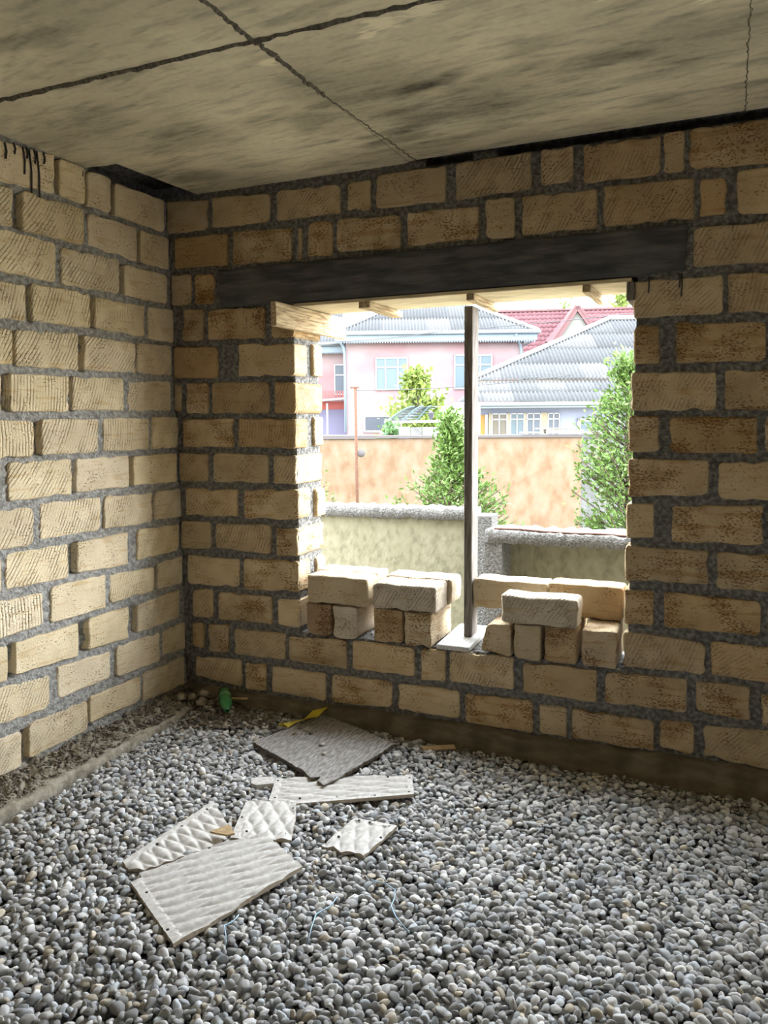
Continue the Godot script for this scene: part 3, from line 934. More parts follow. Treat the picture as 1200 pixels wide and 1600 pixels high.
func build_ceiling() -> void:
	var c := Node3D.new()
	c.name = "ceiling"
	add_child(c)
	tag(c, "stained bare concrete ceiling cast in large panels", "ceiling", "", "structure")
	var xs := [-0.32, 1.497, 3.03, 7.5]
	var zs := [-0.31, 1.41, 3.2, 5.2, 7.3]
	for i in 3:
		for j in 4:
			var g := 0.0006
			var x0: float = xs[i] + g
			var x1: float = xs[i + 1] - g
			var z0: float = zs[j] + g
			var z1: float = zs[j + 1] - g
			if j == 0 and i > 0:
				z0 = 0.012
			var outline := PackedVector2Array([Vector2(x0, z0), Vector2(x1, z0), Vector2(x1, z1), Vector2(x0, z1)])
			if i == 0 and j == 0:
				outline = PackedVector2Array([Vector2(0.2, z0), Vector2(x1, z0), Vector2(x1, z1), Vector2(x0, z1), Vector2(x0, 0.63), Vector2(0.03, 0.615), Vector2(0.1, 0.60), Vector2(0.172, 0.605), Vector2(0.185, 0.35), Vector2(0.2, 0.02)])
			var st := mb()
			slab(st, outline, 2.9 + [0.0, 0.002, 0.001][(i + j) % 3], 3.0)
			st.generate_normals()
			var arr := st.commit_to_arrays()
			var uv := PackedVector2Array()
			for v in arr[Mesh.ARRAY_VERTEX]:
				uv.append(Vector2(v.x, v.z) / 4.2)
			arr[Mesh.ARRAY_TEX_UV] = uv
			var mesh := ArrayMesh.new()
			mesh.add_surface_from_arrays(Mesh.PRIMITIVE_TRIANGLES, arr)
			place(mesh, "ceiling_panel", M.ceiling, c)
	var st := mb()
	box(st, Vector3(-0.32, 3.06, -0.31), Vector3(7.5, 3.25, 7.3))
	box(st, Vector3(-0.32, 2.9, -0.31), Vector3(7.5, 3.25, -0.3))
	box(st, Vector3(-0.33, 2.9, -0.31), Vector3(-0.32, 3.25, 7.3))
	done(st, "slab", M.soil, c)
	# fins of cement squeezed through the joints of the formwork
	for s in [[Vector2(-0.02, 1.41), Vector2(7.2, 1.41), 0.012, 0.011], [Vector2(1.497, 3.2), Vector2(1.497, 0.9), 0.011, 0.010], [Vector2(1.497, 0.9), Vector2(1.54, 0.0), 0.004, 0.003], [Vector2(3.03, 3.2), Vector2(3.03, 0.0), 0.003, 0.0008]]:
		var ft := mb(false)
		var n := 220
		var nn := noise(18.0, int(s[0].x * 10) + 80, 3)
		var dir: Vector2 = (s[1] - s[0]).normalized()
		var side := Vector2(-dir.y, dir.x)
		var prev := []
		for k in n + 1:
			var p: Vector2 = s[0].lerp(s[1], float(k) / n)
			var wob := nn.get_noise_2d(p.x, p.y) * 0.012
			var wid: float = s[2] * (0.75 + 0.9 * absf(nn.get_noise_2d(p.x + 9, p.y)))
			var drop: float = s[3] * (0.5 + 1.6 * absf(nn.get_noise_2d(p.x, p.y + 5)))
			var m2: Vector2 = p + side * wob
			var l := m2 - side * wid
			var r := m2 + side * wid
			var ring := [Vector3(l.x, 2.903, l.y), Vector3(m2.x, 2.9 - drop, m2.y), Vector3(r.x, 2.903, r.y)]
			if prev.size():
				for e in 2:
					quad(ft, prev[e], prev[e + 1], ring[e + 1], ring[e])
			prev = ring
		done(ft, "seam_fin", M.seam, c)

# ------------------------------------------------------------------ timber in the opening
func build_window_timber() -> void:
	var f := thing("formwork_soffit", "pale formwork board with battens left under the dark lintel", "board", Vector3(1.7, 2.236, -0.17))
	var st := mb()
	plank(st, Vector3(-0.885, 0.0, -0.02), Vector3(0.885, 0.019, 0.168))
	done(st, "board", M.board_x, f)
	st = mb()
	plank(st, Vector3(-0.885, 0.001, -0.215), Vector3(0.885, 0.020, -0.024))
	done(st, "board", M.board_x, f)
	for b in [[1.21, 1.275, -0.46], [1.80, 1.84, -0.47], [2.365, 2.402, -0.48]]:
		var bt := mb()
		plank(bt, Vector3(b[0] - 1.7, -0.033, b[2] + 0.17), Vector3(b[1] - 1.7, 0.0, 0.172))
		done(bt, "batten", M.board_z, f)
	st = mb()
	plank(st, Vector3(0.865, -0.085, -0.2), Vector3(0.90, -0.003, 0.185))
	done(st, "end_block", M.post_wood, f)
	var p := thing("support_plank", "short weathered plank wedged on edge at the jamb under the lintel", "plank", Vector3(0.842, 2.108, -0.15))
	st = mb()
	plank(st, Vector3(-0.014, 0.0, -0.41), Vector3(0.018, 0.124, 0.405))
	done(st, "board", M.board_z, p)
	for n in [Vector3(0.018, 0.075, 0.07), Vector3(0.018, 0.06, -0.11), Vector3(0.018, 0.02, -0.37), Vector3(0.018, 0.08, 0.33)]:
		var nt := mb(false)
		tube(nt, [n, n + Vector3(0.004, 0, -0.012)], 0.0025, 5)
		done(nt, "nail", M.nail, p)
	var base := mb()
	plank(base, Vector3(-0.09, 0.0, -0.225), Vector3(0.09, 0.026, 0.225))
	var bp := done(base, "base_plank", M.grey_plank, self, Vector3(1.728, 0.418, -0.205))
	bp.rotation.y = 0.03
	tag(bp, "short grey plank lying on the sill beneath the post", "plank")
	var post := mb()
	plank(post, Vector3(-0.0225, 0.0, -0.055), Vector3(0.0225, 1.757, 0.055))
	var po := done(post, "support_post", M.post_wood, self, Vector3(1.757, 0.4445, -0.225))
	tag(po, "dark weathered timber post standing in the window opening", "post")

func build_loose_blocks() -> void:
	# x0, x1, y0, y1, front z, depth, finish, label
	var g := "loose blocks stacked on the window sill"
	var list := [
		[0.862, 1.02, 0.418, 0.602, 0.012, 0.33, 3, "dark-stained lower block of the sill stack, touching the jamb"],
		[1.03, 1.182, 0.416, 0.598, 0.02, 0.33, 0, "pale lower block under the cracked long block on the sill"],
		[1.27, 1.448, 0.417, 0.602, 0.0, 0.32, 3, "brown rough lower block under the soot-marked block"],
		[1.46, 1.614, 0.416, 0.605, 0.018, 0.34, 3, "pitted lower block beside the base plank of the post"],
		[0.875, 1.248, 0.604, 0.762, 0.02, 0.15, 0, "long cracked block on top of the sill stack by the jamb"],
		[0.85, 1.236, 0.604, 0.765, -0.15, 0.16, 0, "long pale block behind the cracked block by the jamb"],
		[1.276, 1.643, 0.606, 0.749, 0.02, 0.19, 2, "soot-marked long block with sawn end on the sill stack"],
		[1.27, 1.66, 0.606, 0.752, -0.18, 0.17, 1, "long yellowish block behind the soot-marked block"],
		[1.888, 2.05, 0.416, 0.585, 0.02, 0.3, 3, "rough broken lower block next to the post on the sill"],
		[2.062, 2.198, 0.416, 0.598, 0.03, 0.33, 0, "cracked narrow lower block under the front cross block"],
		[2.213, 2.372, 0.416, 0.598, 0.02, 0.33, 3, "brown lower block under the end of the front cross block"],
		[2.398, 2.562, 0.416, 0.60, 0.025, 0.29, 3, "lower block with bright crumbled top against the far jamb"],
		[1.782, 2.182, 0.607, 0.768, -0.18, 0.15, 0, "upper rear block next to the post on the sill"],
		[2.19, 2.565, 0.607, 0.775, -0.17, 0.15, 0, "upper rear brown block against the far jamb"],
		[2.0, 2.38, 0.604, 0.747, 0.055, 0.145, 2, "clean cut block laid across the front of the sill stack"],
	]
	for b in list:
		var cx: float = (b[0] + b[1]) / 2.0
		var node := Node3D.new()
		var q := rect(b[0] - cx, b[1] - cx, 0.0, b[3] - b[2])
		if b[7].begins_with("rough broken"):
			q = [Vector2(-0.055, 0.165), Vector2(0.078, 0.169), Vector2(0.08, 0.0), Vector2(-0.082, 0.02)]
		node.free()
		var k := rng.randf_range(0.85, 1.05)
		var tone := Color(0.60 * k, 0.50 * k, 0.35 * k)
		if b[6] == 2 or b[7].begins_with("pale"):
			tone = Color(0.58, 0.51, 0.41)
		if b[7].begins_with("dark"):
			tone = Color(0.40, 0.29, 0.19)
		if b[7].contains("brown"):
			tone = Color(0.50, 0.38, 0.23)
		var o := place(block_mesh(q, b[5], tone, 1.15), "stone_block", M["stone%d" % b[6]], self, Vector3(cx, b[2], b[4]))
		o.rotation.y = rng.randf_range(-0.012, 0.012)
		tag(o, b[7], "stone block", g)

func lump(st: SurfaceTool, c: Vector3, r: float) -> void:
	var p := []
	for k in 5:
		var a := TAU * k / 5 + rng.randf() * 0.6
		p.append(c + Vector3(cos(a) * r * rng.randf_range(0.7, 1.3), rng.randf_range(-0.1, 0.35) * r, sin(a) * r * rng.randf_range(0.7, 1.3)))
	var top := c + Vector3(rng.randf_range(-0.3, 0.3) * r, r * rng.randf_range(0.5, 0.9), rng.randf_range(-0.3, 0.3) * r)
	var low := c - Vector3(0, r * 0.4, 0)
	for k in 5:
		tri(st, p[(k + 1) % 5], p[k], top)
		tri(st, p[k], p[(k + 1) % 5], low)

# ------------------------------------------------------------------ floor
func gravel_level(x: float, z: float) -> float:
	return -0.072 - 0.04 * smoothstep(0.8, 3.0, x) * (1.0 - smoothstep(0.5, 2.2, z)) + 0.016 * wobble.get_noise_2d(x * 1.7, z * 1.7) + 0.05 * (1.0 - smoothstep(0.0, 0.45, Vector2(x - 0.1, z).length()))

func build_floor() -> void:
	var st := mb()
	box(st, Vector3(-0.32, -0.4, -0.31), Vector3(7.5, -0.2, 7.3))
	tag(done(st, "floor", M.soil, self), "bare ground slab under the gravel", "floor", "", "structure")
	# earth just below the pebbles
	var gt := mb(false)
	var n := 90
	var vs := []
	for j in n + 1:
		for i in n + 1:
			var x := 0.1 + 7.1 * i / n
			var z := 0.02 + 4.4 * j / n
			vs.append(Vector3(x, gravel_level(x, z) - 0.03, z))
	for j in n:
		for i in n:
			var a := j * (n + 1) + i
			quad(gt, vs[a + n + 1], vs[a + n + 2], vs[a + 1], vs[a])
	var far := mb()
	box(far, Vector3(0.0, -0.2, 4.4), Vector3(7.2, -0.09, 7.0))
	var gr := Node3D.new()
	gr.name = "floor_ground"
	add_child(gr)
	tag(gr, "dark packed earth between and under the gravel", "floor", "", "structure")
	done(gt, "earth", M.soil, gr)
	done(far, "earth", M.soil, gr)
	# concrete ledge along the pale wall with rubble on it
	var lt := mb(false)
	var ln := noise(5.0, 91, 4)
	var fine := noise(22.0, 92, 3)
	var nz := 260
	var prof := func(z: float) -> Array:
		var reach := 0.205 + 0.03 * ln.get_noise_2d(z * 0.7, 1.0) + 0.02 * smoothstep(0.3, 1.4, z)
		var out := []
		for k in 16:
			var f := k / 15.0
			var x := -0.02 + (reach + 0.02) * f
			var y := 0.0 - 0.03 * f + (0.035 * ln.get_noise_2d(x * 2.2, z * 2.2) + 0.02 * fine.get_noise_2d(x, z)) * (1.0 - smoothstep(0.55, 0.85, f))
			out.append(Vector3(x, y, z))
		out.append(Vector3(reach + 0.006, -0.045, z))
		out.append(Vector3(reach + 0.012, -0.14, z))
		return out
	for k in nz:
		var a: Array = prof.call(0.0 + 3.3 * k / nz)
		var b: Array = prof.call(0.0 + 3.3 * (k + 1) / nz)
		for e in a.size() - 1:
			quad(lt, a[e], b[e], b[e + 1], a[e + 1])
	var led := Node3D.new()
	led.name = "trim_1"
	add_child(led)
	done(lt, "footing", M.ledge, led)
	tag(led, "rough concrete footing ledge running along the pale wall", "ledge", "", "structure")
	# rubble on the ledge and in the corner
	var rt := mb(false)
	for k in 4200:
		var z := rng.randf_range(0.0, 3.2)
		var f := pow(rng.randf(), 1.3)
		var x := 0.005 + 0.2 * f
		lump(rt, Vector3(x, 0.006 - 0.025 * f + 0.02 * ln.get_noise_2d(x * 2.2, z * 2.2), z), 0.003 + 0.012 * pow(rng.randf(), 3.0))
	for k in 1500:
		var a := rng.randf() * PI / 2
		var r := 0.62 * sqrt(rng.randf())
		var x := 0.05 + r * cos(a) * 1.3
		var z := 0.06 + r * sin(a) * 0.62
		lump(rt, Vector3(x, gravel_level(x, z) + 0.012, z), 0.004 + 0.016 * pow(rng.randf(), 3.0))
	for k in 500:
		var x := rng.randf_range(0.4, 4.5)
		var z := 0.09 + 0.16 * pow(rng.randf(), 2.0)
		lump(rt, Vector3(x, gravel_level(x, z) + 0.012, z), 0.004 + 0.014 * pow(rng.randf(), 3.0))
	done(rt, "mortar_rubble", M.debris, led).set_meta("kind", "stuff")
	var chunks := thing("mortar_chunk", "brownish lump of fallen mortar lying in the wall corner", "mortar lump", Vector3(0.16, 0.0, 0.16))
	var kt := mb(false)
	for c in [Vector3(0, 0.0, 0), Vector3(0.05, 0.008, -0.04), Vector3(-0.04, 0.01, 0.05), Vector3(0.1, -0.01, 0.03)]:
		lump(kt, c, 0.045)
	done(kt, "lump", M.ledge, chunks)

func pebble_mesh(sd: int, squash: float) -> ArrayMesh:
	# a stone bounded by a few random worn planes
	var r := RandomNumberGenerator.new()
	r.seed = sd
	var planes := []
	for k in 11:
		planes.append([Vector3(r.randfn(), r.randfn(), r.randfn()).normalized(), r.randf_range(0.33, 0.5)])
	var s := SphereMesh.new()
	s.radial_segments = 12
	s.rings = 7
	s.radius = 0.5
	s.height = 1.0
	var arr := s.get_mesh_arrays()
	var v: PackedVector3Array = arr[Mesh.ARRAY_VERTEX]
	for k in v.size():
		var d := v[k].normalized()
		var sum := pow(1.0 / 0.52, 14.0)
		for p in planes:
			var c: float = d.dot(p[0])
			if c > 0.05:
				sum += pow(c / p[1], 14.0)
		v[k] = d * pow(sum, -1.0 / 14.0) * Vector3(1, squash, 1)
	var st := mb(false)
	for k in arr[Mesh.ARRAY_INDEX]:
		st.add_vertex(v[k])
	st.index()
	st.generate_normals()
	return st.commit()

func pebble_tone() -> Color:
	var k := rng.randf()
	var v := lerpf(0.2, 0.62, rng.randf())
	if k < 0.04:
		return Color(v * 1.1, v * 0.98, v * 0.78)
	if k < 0.08:
		return Color(0.72, 0.71, 0.68)
	if k < 0.22:
		return Color(v * 0.93, v * 0.98, v * 1.02)
	return Color(v, v * 0.99, v * 0.965)

const FLAT_THINGS := [
	[1.05, 1.70, 1.44, 1.96, 1.62, 1.42, 1.35, 1.25, 1.19, 1.43],
	[0.94, 1.64, 0.975, 1.085, 1.13, 1.21, 1.21, 1.29, 1.06, 1.66],
	[1.23, 1.335, 1.11, 1.04, 1.325, 0.945, 1.47, 1.25],
	[1.20, 1.0, 1.11, 0.785, 1.70, 0.505, 1.785, 0.695],
	[1.585, 1.23, 1.62, 0.98, 1.825, 0.98, 1.78, 1.235],
	[0.80, 0.51, 0.965, 0.02, 1.495, 0.24, 1.41, 0.65, 1.37, 0.80, 1.27, 0.75]]

func pressed(p: Vector2) -> bool:
	for f in FLAT_THINGS:
		var poly := PackedVector2Array()
		for k in range(0, f.size(), 2):
			poly.append(Vector2(f[k], f[k + 1]))
		if Geometry2D.is_point_in_polygon(p, poly):
			return true
	return false

func build_gravel() -> void:
	var bed := thing("gravel_bed", "bed of grey rounded gravel covering the whole floor", "gravel", Vector3(0, -0.1, 0))
	var shapes := [pebble_mesh(1, 0.62), pebble_mesh(2, 0.8), pebble_mesh(3, 0.5), pebble_mesh(4, 0.72)]
	var all := [[], [], [], []]
	var near := []
	var inv := room_cam.transform.affine_inverse()
	var step := 0.0265
	for layer in 2:
		var z := 0.075
		while z < 3.35:
			var x := 0.19
			while x < 4.85:
				var px := x + rng.randf_range(-0.5, 0.5) * step
				var pz := z + rng.randf_range(-0.5, 0.5) * step
				x += step
				if px < 0.215 + 0.02 * wobble.get_noise_2d(pz * 4, 2.0) + 0.04 * smoothstep(0.3, 1.4, pz) or pz < 0.08:
					continue
				# beyond the view only a single layer
				var q := inv * Vector3(px, -0.08, pz)
				if q.z > -0.6 or absf(q.x / q.z) > 0.75 or q.y / q.z > 0.9:
					if layer == 0 or rng.randf() < 0.3:
						continue
				var long := lerpf(0.027, 0.052, pow(rng.randf(), 1.8))
				var size := Vector3(long, long * rng.randf_range(0.6, 1.0), long * rng.randf_range(0.5, 0.9))
				var y := gravel_level(px, pz) + (-0.012 if layer == 0 else 0.004) + rng.randf_range(-0.005, 0.006)
				if layer == 1 and px > 0.75 and px < 1.9 and pz < 2.0 and pressed(Vector2(px, pz)):
					y -= 0.02
				var b := Basis.from_euler(Vector3(rng.randfn(0.0, 0.38), rng.randf() * TAU, rng.randfn(0.0, 0.38))) * Basis.from_scale(size)
				var t := Transform3D(b, Vector3(px, y + 0.1, pz))
				var s := rng.randi() % 4
				if layer == 1 and absf(q.x / q.z) < 0.48 and q.y / q.z < 0.645 and q.y / q.z > 0.5:
					near.append([-q.z, s, t, pebble_tone()])
				else:
					all[s].append([t, pebble_tone()])
			z += step
	near.sort_custom(func(a: Array, b: Array) -> bool: return a[0] < b[0])
	var mats := []
	for k in 10:
		mats.append(solid(pebble_tone().linear_to_srgb(), 0.75, 0.35))
	for k in near.size():
		if k < 300:
			var o := place(shapes[near[k][1]], "pebble", mats[rng.randi() % 10], bed)
			o.transform = near[k][2]
		else:
			all[near[k][1]].append([near[k][2], near[k][3]])
	for s in 4:
		var mm := MultiMesh.new()
		mm.transform_format = MultiMesh.TRANSFORM_3D
		mm.use_colors = true
		mm.mesh = shapes[s]
		mm.instance_count = all[s].size()
		for k in all[s].size():
			mm.set_instance_transform(k, all[s][k][0])
			mm.set_instance_color(k, all[s][k][1])
		var mi := MultiMeshInstance3D.new()
		mi.name = ["gravel_layer", "rounder_gravel", "flat_gravel", "angular_gravel"][s]
		mi.multimesh = mm
		mi.material_override = M.pebble
		mi.set_meta("kind", "stuff")
		bed.add_child(mi, true)

# ------------------------------------------------------------------ things lying on the gravel
func relief(p: Vector2, pitch: float, length: float) -> float:
	# interlocking waves: neighbouring curves swing in opposite phase and leave pointed lenses between them
	var k: float = floor(p.y / pitch)
	var best := 1.0
	var lo := -1.0
	var hi := 1.0
	for e in range(-1, 3):
		var sgn := 1.0 if posmod(int(k) + e, 2) == 0 else -1.0
		var c := (k + e) * pitch + sgn * 0.46 * pitch * cos(PI * p.x / length)
		if c <= p.y:
			lo = maxf(lo, c)
		else:
			hi = minf(hi, c)
	if lo < -0.9 or hi > 0.9:
		return 0.0
	var wd := maxf(hi - lo, 0.002)
	var f := (p.y - lo) / wd
	return (1.0 - pow(absf(2.0 * f - 1.0), 1.7)) * minf(wd / pitch, 1.3)

func waved_panel(label: String, outline: Array, y: float, thick: float, axis: float, border: Array, holes: Array, tilt := Vector3.ZERO, pitch := 0.05, length := 0.15) -> void:
	var mid := Vector2.ZERO
	for p in outline:
		mid += p / outline.size()
	var t := thing("wall_panel", label, "panel", Vector3(mid.x, y, mid.y), 0.0, "broken white wall panels")
	t.rotation = tilt
	var poly := PackedVector2Array()
	for p in outline:
		poly.append(p - mid)
	# boundary with small breaks
	var rim := PackedVector2Array()
	for k in poly.size():
		var a := poly[k]
		var b := poly[(k + 1) % poly.size()]
		var n := maxi(1, int(a.distance_to(b) / 0.012))
		for e in n:
			rim.append(a.lerp(b, float(e) / n) + Vector2(rng.randf_range(-1, 1), rng.randf_range(-1, 1)) * 0.0012)
	var pts := PackedVector2Array(rim)
	var lo := Vector2(9, 9)
	var hi := Vector2(-9, -9)
	for p in poly:
		lo = lo.min(p)
		hi = hi.max(p)
	var step := 0.0045
	var inner := Geometry2D.offset_polygon(poly, -0.006)
	var x := lo.x
	while x < hi.x:
		var z := lo.y
		while z < hi.y:
			var p := Vector2(x, z) + Vector2(rng.randf_range(-1, 1), rng.randf_range(-1, 1)) * 0.0008
			if inner.size() and Geometry2D.is_point_in_polygon(p, inner[0]):
				pts.append(p)
			z += step
		x += step
	var idx := Geometry2D.triangulate_delaunay(pts)
	var ca := cos(axis)
	var sa := sin(axis)
	var h := func(p: Vector2) -> float:
		var q := Vector2(p.x * ca + p.y * sa, -p.x * sa + p.y * ca)
		for e in border:
			# flat margins along given edges
			var a: Vector2 = e[0] - mid
			var b: Vector2 = e[1] - mid
			if Geometry2D.get_closest_point_to_segment(p, a, b).distance_to(p) < e[2]:
				return 0.0045
		return -0.003 + 0.0075 * relief(q, pitch, length)
	var st := mb(false)
	for p in pts:
		st.add_vertex(Vector3(p.x, thick + h.call(p), p.y))
	for k in range(0, idx.size(), 3):
		var a := pts[idx[k]]
		var b := pts[idx[k + 1]]
		var c := pts[idx[k + 2]]
		if not Geometry2D.is_point_in_polygon((a + b + c) / 3.0, rim):
			continue
		if (b - a).cross(c - a) > 0:
			for v in [idx[k], idx[k + 1], idx[k + 2]]:
				st.add_index(v)
		else:
			for v in [idx[k], idx[k + 2], idx[k + 1]]:
				st.add_index(v)
	done(st, "face", M.panel, t)
	var bt := mb()
	for k in rim.size():
		var a := rim[k]
		var b := rim[(k + 1) % rim.size()]
		var ha: float = thick + h.call(a)
		var hb: float = thick + h.call(b)
		if Geometry2D.is_polygon_clockwise(rim):
			quad(bt, Vector3(a.x, 0, a.y), Vector3(b.x, 0, b.y), Vector3(b.x, hb, b.y), Vector3(a.x, ha, a.y))
		else:
			quad(bt, Vector3(b.x, 0, b.y), Vector3(a.x, 0, a.y), Vector3(a.x, ha, a.y), Vector3(b.x, hb, b.y))
	slab(bt, poly, 0.0, 0.001)
	done(bt, "back", M.panel_back, t)
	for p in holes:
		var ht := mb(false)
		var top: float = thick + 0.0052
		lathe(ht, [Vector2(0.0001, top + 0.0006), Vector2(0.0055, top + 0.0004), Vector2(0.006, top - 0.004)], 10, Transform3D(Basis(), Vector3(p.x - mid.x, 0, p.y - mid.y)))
		done(ht, "hole_shade_disc", M.hole, t)  # raised dark disc, its colour stands for the shade in a hole

func build_floor_things() -> void:
	var b := [Vector2(1.075, 1.734), Vector2(1.437, 1.95), Vector2(1.50, 1.78), Vector2(1.545, 1.62), Vector2(1.60, 1.46), Vector2(1.612, 1.417), Vector2(1.355, 1.264), Vector2(1.207, 1.417), Vector2(1.19, 1.45), Vector2(1.063, 1.668), Vector2(1.085, 1.69)]
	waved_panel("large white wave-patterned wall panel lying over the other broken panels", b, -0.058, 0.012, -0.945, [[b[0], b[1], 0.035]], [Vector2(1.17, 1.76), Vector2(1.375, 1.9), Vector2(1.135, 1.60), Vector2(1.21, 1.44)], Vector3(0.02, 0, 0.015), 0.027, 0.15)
	var ml := [Vector2(0.945, 1.635), Vector2(0.979, 1.094), Vector2(1.127, 1.215), Vector2(1.198, 1.283), Vector2(1.20, 1.4), Vector2(1.06, 1.64), Vector2(1.0, 1.66)]
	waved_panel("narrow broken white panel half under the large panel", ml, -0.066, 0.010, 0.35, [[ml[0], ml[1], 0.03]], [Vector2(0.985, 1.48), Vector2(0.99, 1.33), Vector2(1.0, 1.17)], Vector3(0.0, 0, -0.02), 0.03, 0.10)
	var md := [Vector2(1.23, 1.329), Vector2(1.119, 1.05), Vector2(1.13, 1.035), Vector2(1.21, 0.995), Vector2(1.321, 0.951), Vector2(1.40, 1.10), Vector2(1.464, 1.246), Vector2(1.34, 1.29)]
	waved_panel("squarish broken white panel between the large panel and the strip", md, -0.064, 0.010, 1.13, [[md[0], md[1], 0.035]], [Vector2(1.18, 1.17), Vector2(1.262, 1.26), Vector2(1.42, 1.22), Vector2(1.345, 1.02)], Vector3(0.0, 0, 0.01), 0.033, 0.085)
	var sp := [Vector2(1.202, 0.992), Vector2(1.117, 0.79), Vector2(1.40, 0.66), Vector2(1.697, 0.512), Vector2(1.778, 0.691), Vector2(1.336, 0.969)]
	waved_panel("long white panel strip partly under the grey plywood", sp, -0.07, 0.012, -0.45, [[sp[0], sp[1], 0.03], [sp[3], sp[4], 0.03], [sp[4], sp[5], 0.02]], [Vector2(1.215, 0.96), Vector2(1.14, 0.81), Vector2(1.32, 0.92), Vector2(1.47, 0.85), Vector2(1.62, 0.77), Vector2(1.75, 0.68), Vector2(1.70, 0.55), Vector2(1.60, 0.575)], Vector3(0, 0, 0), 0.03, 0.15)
	var sm := [Vector2(1.592, 1.226), Vector2(1.625, 0.986), Vector2(1.70, 0.985), Vector2(1.819, 0.984), Vector2(1.80, 1.11), Vector2(1.777, 1.23), Vector2(1.73, 1.215), Vector2(1.69, 1.235), Vector2(1.64, 1.215)]
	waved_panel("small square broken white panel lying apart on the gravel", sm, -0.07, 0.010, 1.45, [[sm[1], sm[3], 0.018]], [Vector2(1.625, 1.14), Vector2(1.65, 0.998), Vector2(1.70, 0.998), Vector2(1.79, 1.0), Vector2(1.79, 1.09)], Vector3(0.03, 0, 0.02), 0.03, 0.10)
	# small white fragment
	var ft := mb()
	slab(ft, PackedVector2Array([Vector2(-0.06, -0.01), Vector2(0.02, -0.055), Vector2(0.045, -0.045), Vector2(0.065, 0.0), Vector2(0.0, 0.045), Vector2(-0.03, 0.04)]), 0.0, 0.028)
	tag(done(ft, "panel_fragment", M.panel, self, Vector3(1.085, -0.068, 0.865)), "small white fragment of panel beside the long strip", "fragment")
	# plywood sheet with a ragged edge
	var ply := thing("plywood_sheet", "grey weathered plywood sheet with a ragged broken edge", "plywood", Vector3(1.15, -0.055, 0.4))
	var raw := [Vector2(0.807, 0.51), Vector2(0.86, 0.35), Vector2(0.969, 0.03), Vector2(1.22, 0.12), Vector2(1.489, 0.243), Vector2(1.475, 0.36), Vector2(1.44, 0.50), Vector2(1.41, 0.642), Vector2(1.405, 0.70), Vector2(1.369, 0.791), Vector2(1.325, 0.765), Vector2(1.318, 0.72), Vector2(1.28, 0.745), Vector2(1.235, 0.71), Vector2(1.05, 0.62)]
	var ol := PackedVector2Array()
	for k in raw.size():
		var p: Vector2 = raw[k]
		var q: Vector2 = raw[(k + 1) % raw.size()]
		var n := maxi(1, int(p.distance_to(q) / 0.02))
		for e in n:
			ol.append(p.lerp(q, float(e) / n) - Vector2(1.15, 0.4) + Vector2(rng.randf_range(-1, 1), rng.randf_range(-1, 1)) * (0.004 if k > 3 else 0.002))
	var pt := mb()
	slab(pt, ol, 0.012, 0.017)
	done(pt, "veneer", M.plywood, ply)
	pt = mb()
	var under := PackedVector2Array()
	for p in ol:
		under.append(p * 0.99)
	slab(pt, under, -0.006, 0.012)
	done(pt, "core_plies", M.ply_edge, ply)
	ply.rotation.z = -0.01
	for s in [[0.96, 0.34, "dark stone chip alone on the plywood below the tape"], [1.0, 0.28, "dark stone chip in a close pair on the plywood"], [1.035, 0.30, "second dark stone chip of the pair on the plywood"], [0.94, 0.26, "dark stone chip touching the yellow tape"], [1.16, 0.41, "white stone chip in the middle of the plywood"], [1.22, 0.5, "small pale stone chip towards the ragged plywood edge"]]:
		var kt := mb(false)
		lump(kt, Vector3.ZERO, rng.randf_range(0.012, 0.018))
		var o := done(kt, "stone_chip", M.debris if s[2].contains("dark") else M.panel, self, Vector3(s[0], -0.034, s[1]))
		tag(o, s[2], "stone chip", "stone chips on the plywood")
	# wooden shard
	var wt := mb()
	slab(wt, PackedVector2Array([Vector2(-0.055, 0.01), Vector2(0.01, -0.04), Vector2(0.06, 0.01), Vector2(0.03, 0.022)]), 0.0, 0.008)
	var sh := done(wt, "wood_shard", M.chip, self, Vector3(1.2, -0.03, 1.335))
	sh.rotation = Vector3(0.2, 0.1, 0.1)
	tag(sh, "small light brown wooden shard lying on a broken panel", "wood shard")
	wt = mb()
	plank(wt, Vector3(-0.085, 0, -0.02), Vector3(0.085, 0.012, 0.02))
	var c2 := done(wt, "wood_offcut", M.chip, self, Vector3(1.7, -0.075, 0.14))
	c2.rotation.y = 0.5
	tag(c2, "flat brown wood offcut lying close under the window wall", "wood offcut")
	wt = mb()
	plank(wt, Vector3(-0.07, 0, -0.012), Vector3(0.07, 0.008, 0.012))
	var c3 := done(wt, "wood_offcut", M.chip, self, Vector3(0.43, 0.005, 0.10))
	c3.rotation.y = 0.3
	tag(c3, "thin wood sliver lying behind the green bottle", "wood offcut")
	# green bottle on its side
	var bo := thing("plastic_bottle", "empty green plastic bottle lying in the corner on gravel", "bottle", Vector3(0.40, -0.005, 0.17))
	var bt := mb(false)
	var tilt := Transform3D(Basis.looking_at(Vector3(-0.19, 0.02, -0.24).normalized(), Vector3.UP) * Basis(Vector3.RIGHT, PI / 2), Vector3(-0.075, 0.032, -0.10))
	lathe(bt, [Vector2(0.0, 0.008), Vector2(0.02, 0.0), Vector2(0.033, 0.006), Vector2(0.036, 0.03), Vector2(0.034, 0.06), Vector2(0.036, 0.07), Vector2(0.036, 0.11), Vector2(0.034, 0.12), Vector2(0.036, 0.13), Vector2(0.035, 0.18), Vector2(0.028, 0.215), Vector2(0.017, 0.24), Vector2(0.0125, 0.255), Vector2(0.0125, 0.262), Vector2(0.016, 0.263), Vector2(0.016, 0.267), Vector2(0.0125, 0.268), Vector2(0.0125, 0.28), Vector2(0.009, 0.28), Vector2(0.009, 0.262)], 20, tilt)
	done(bt, "body", M.bottle, bo)
	bt = mb(false)
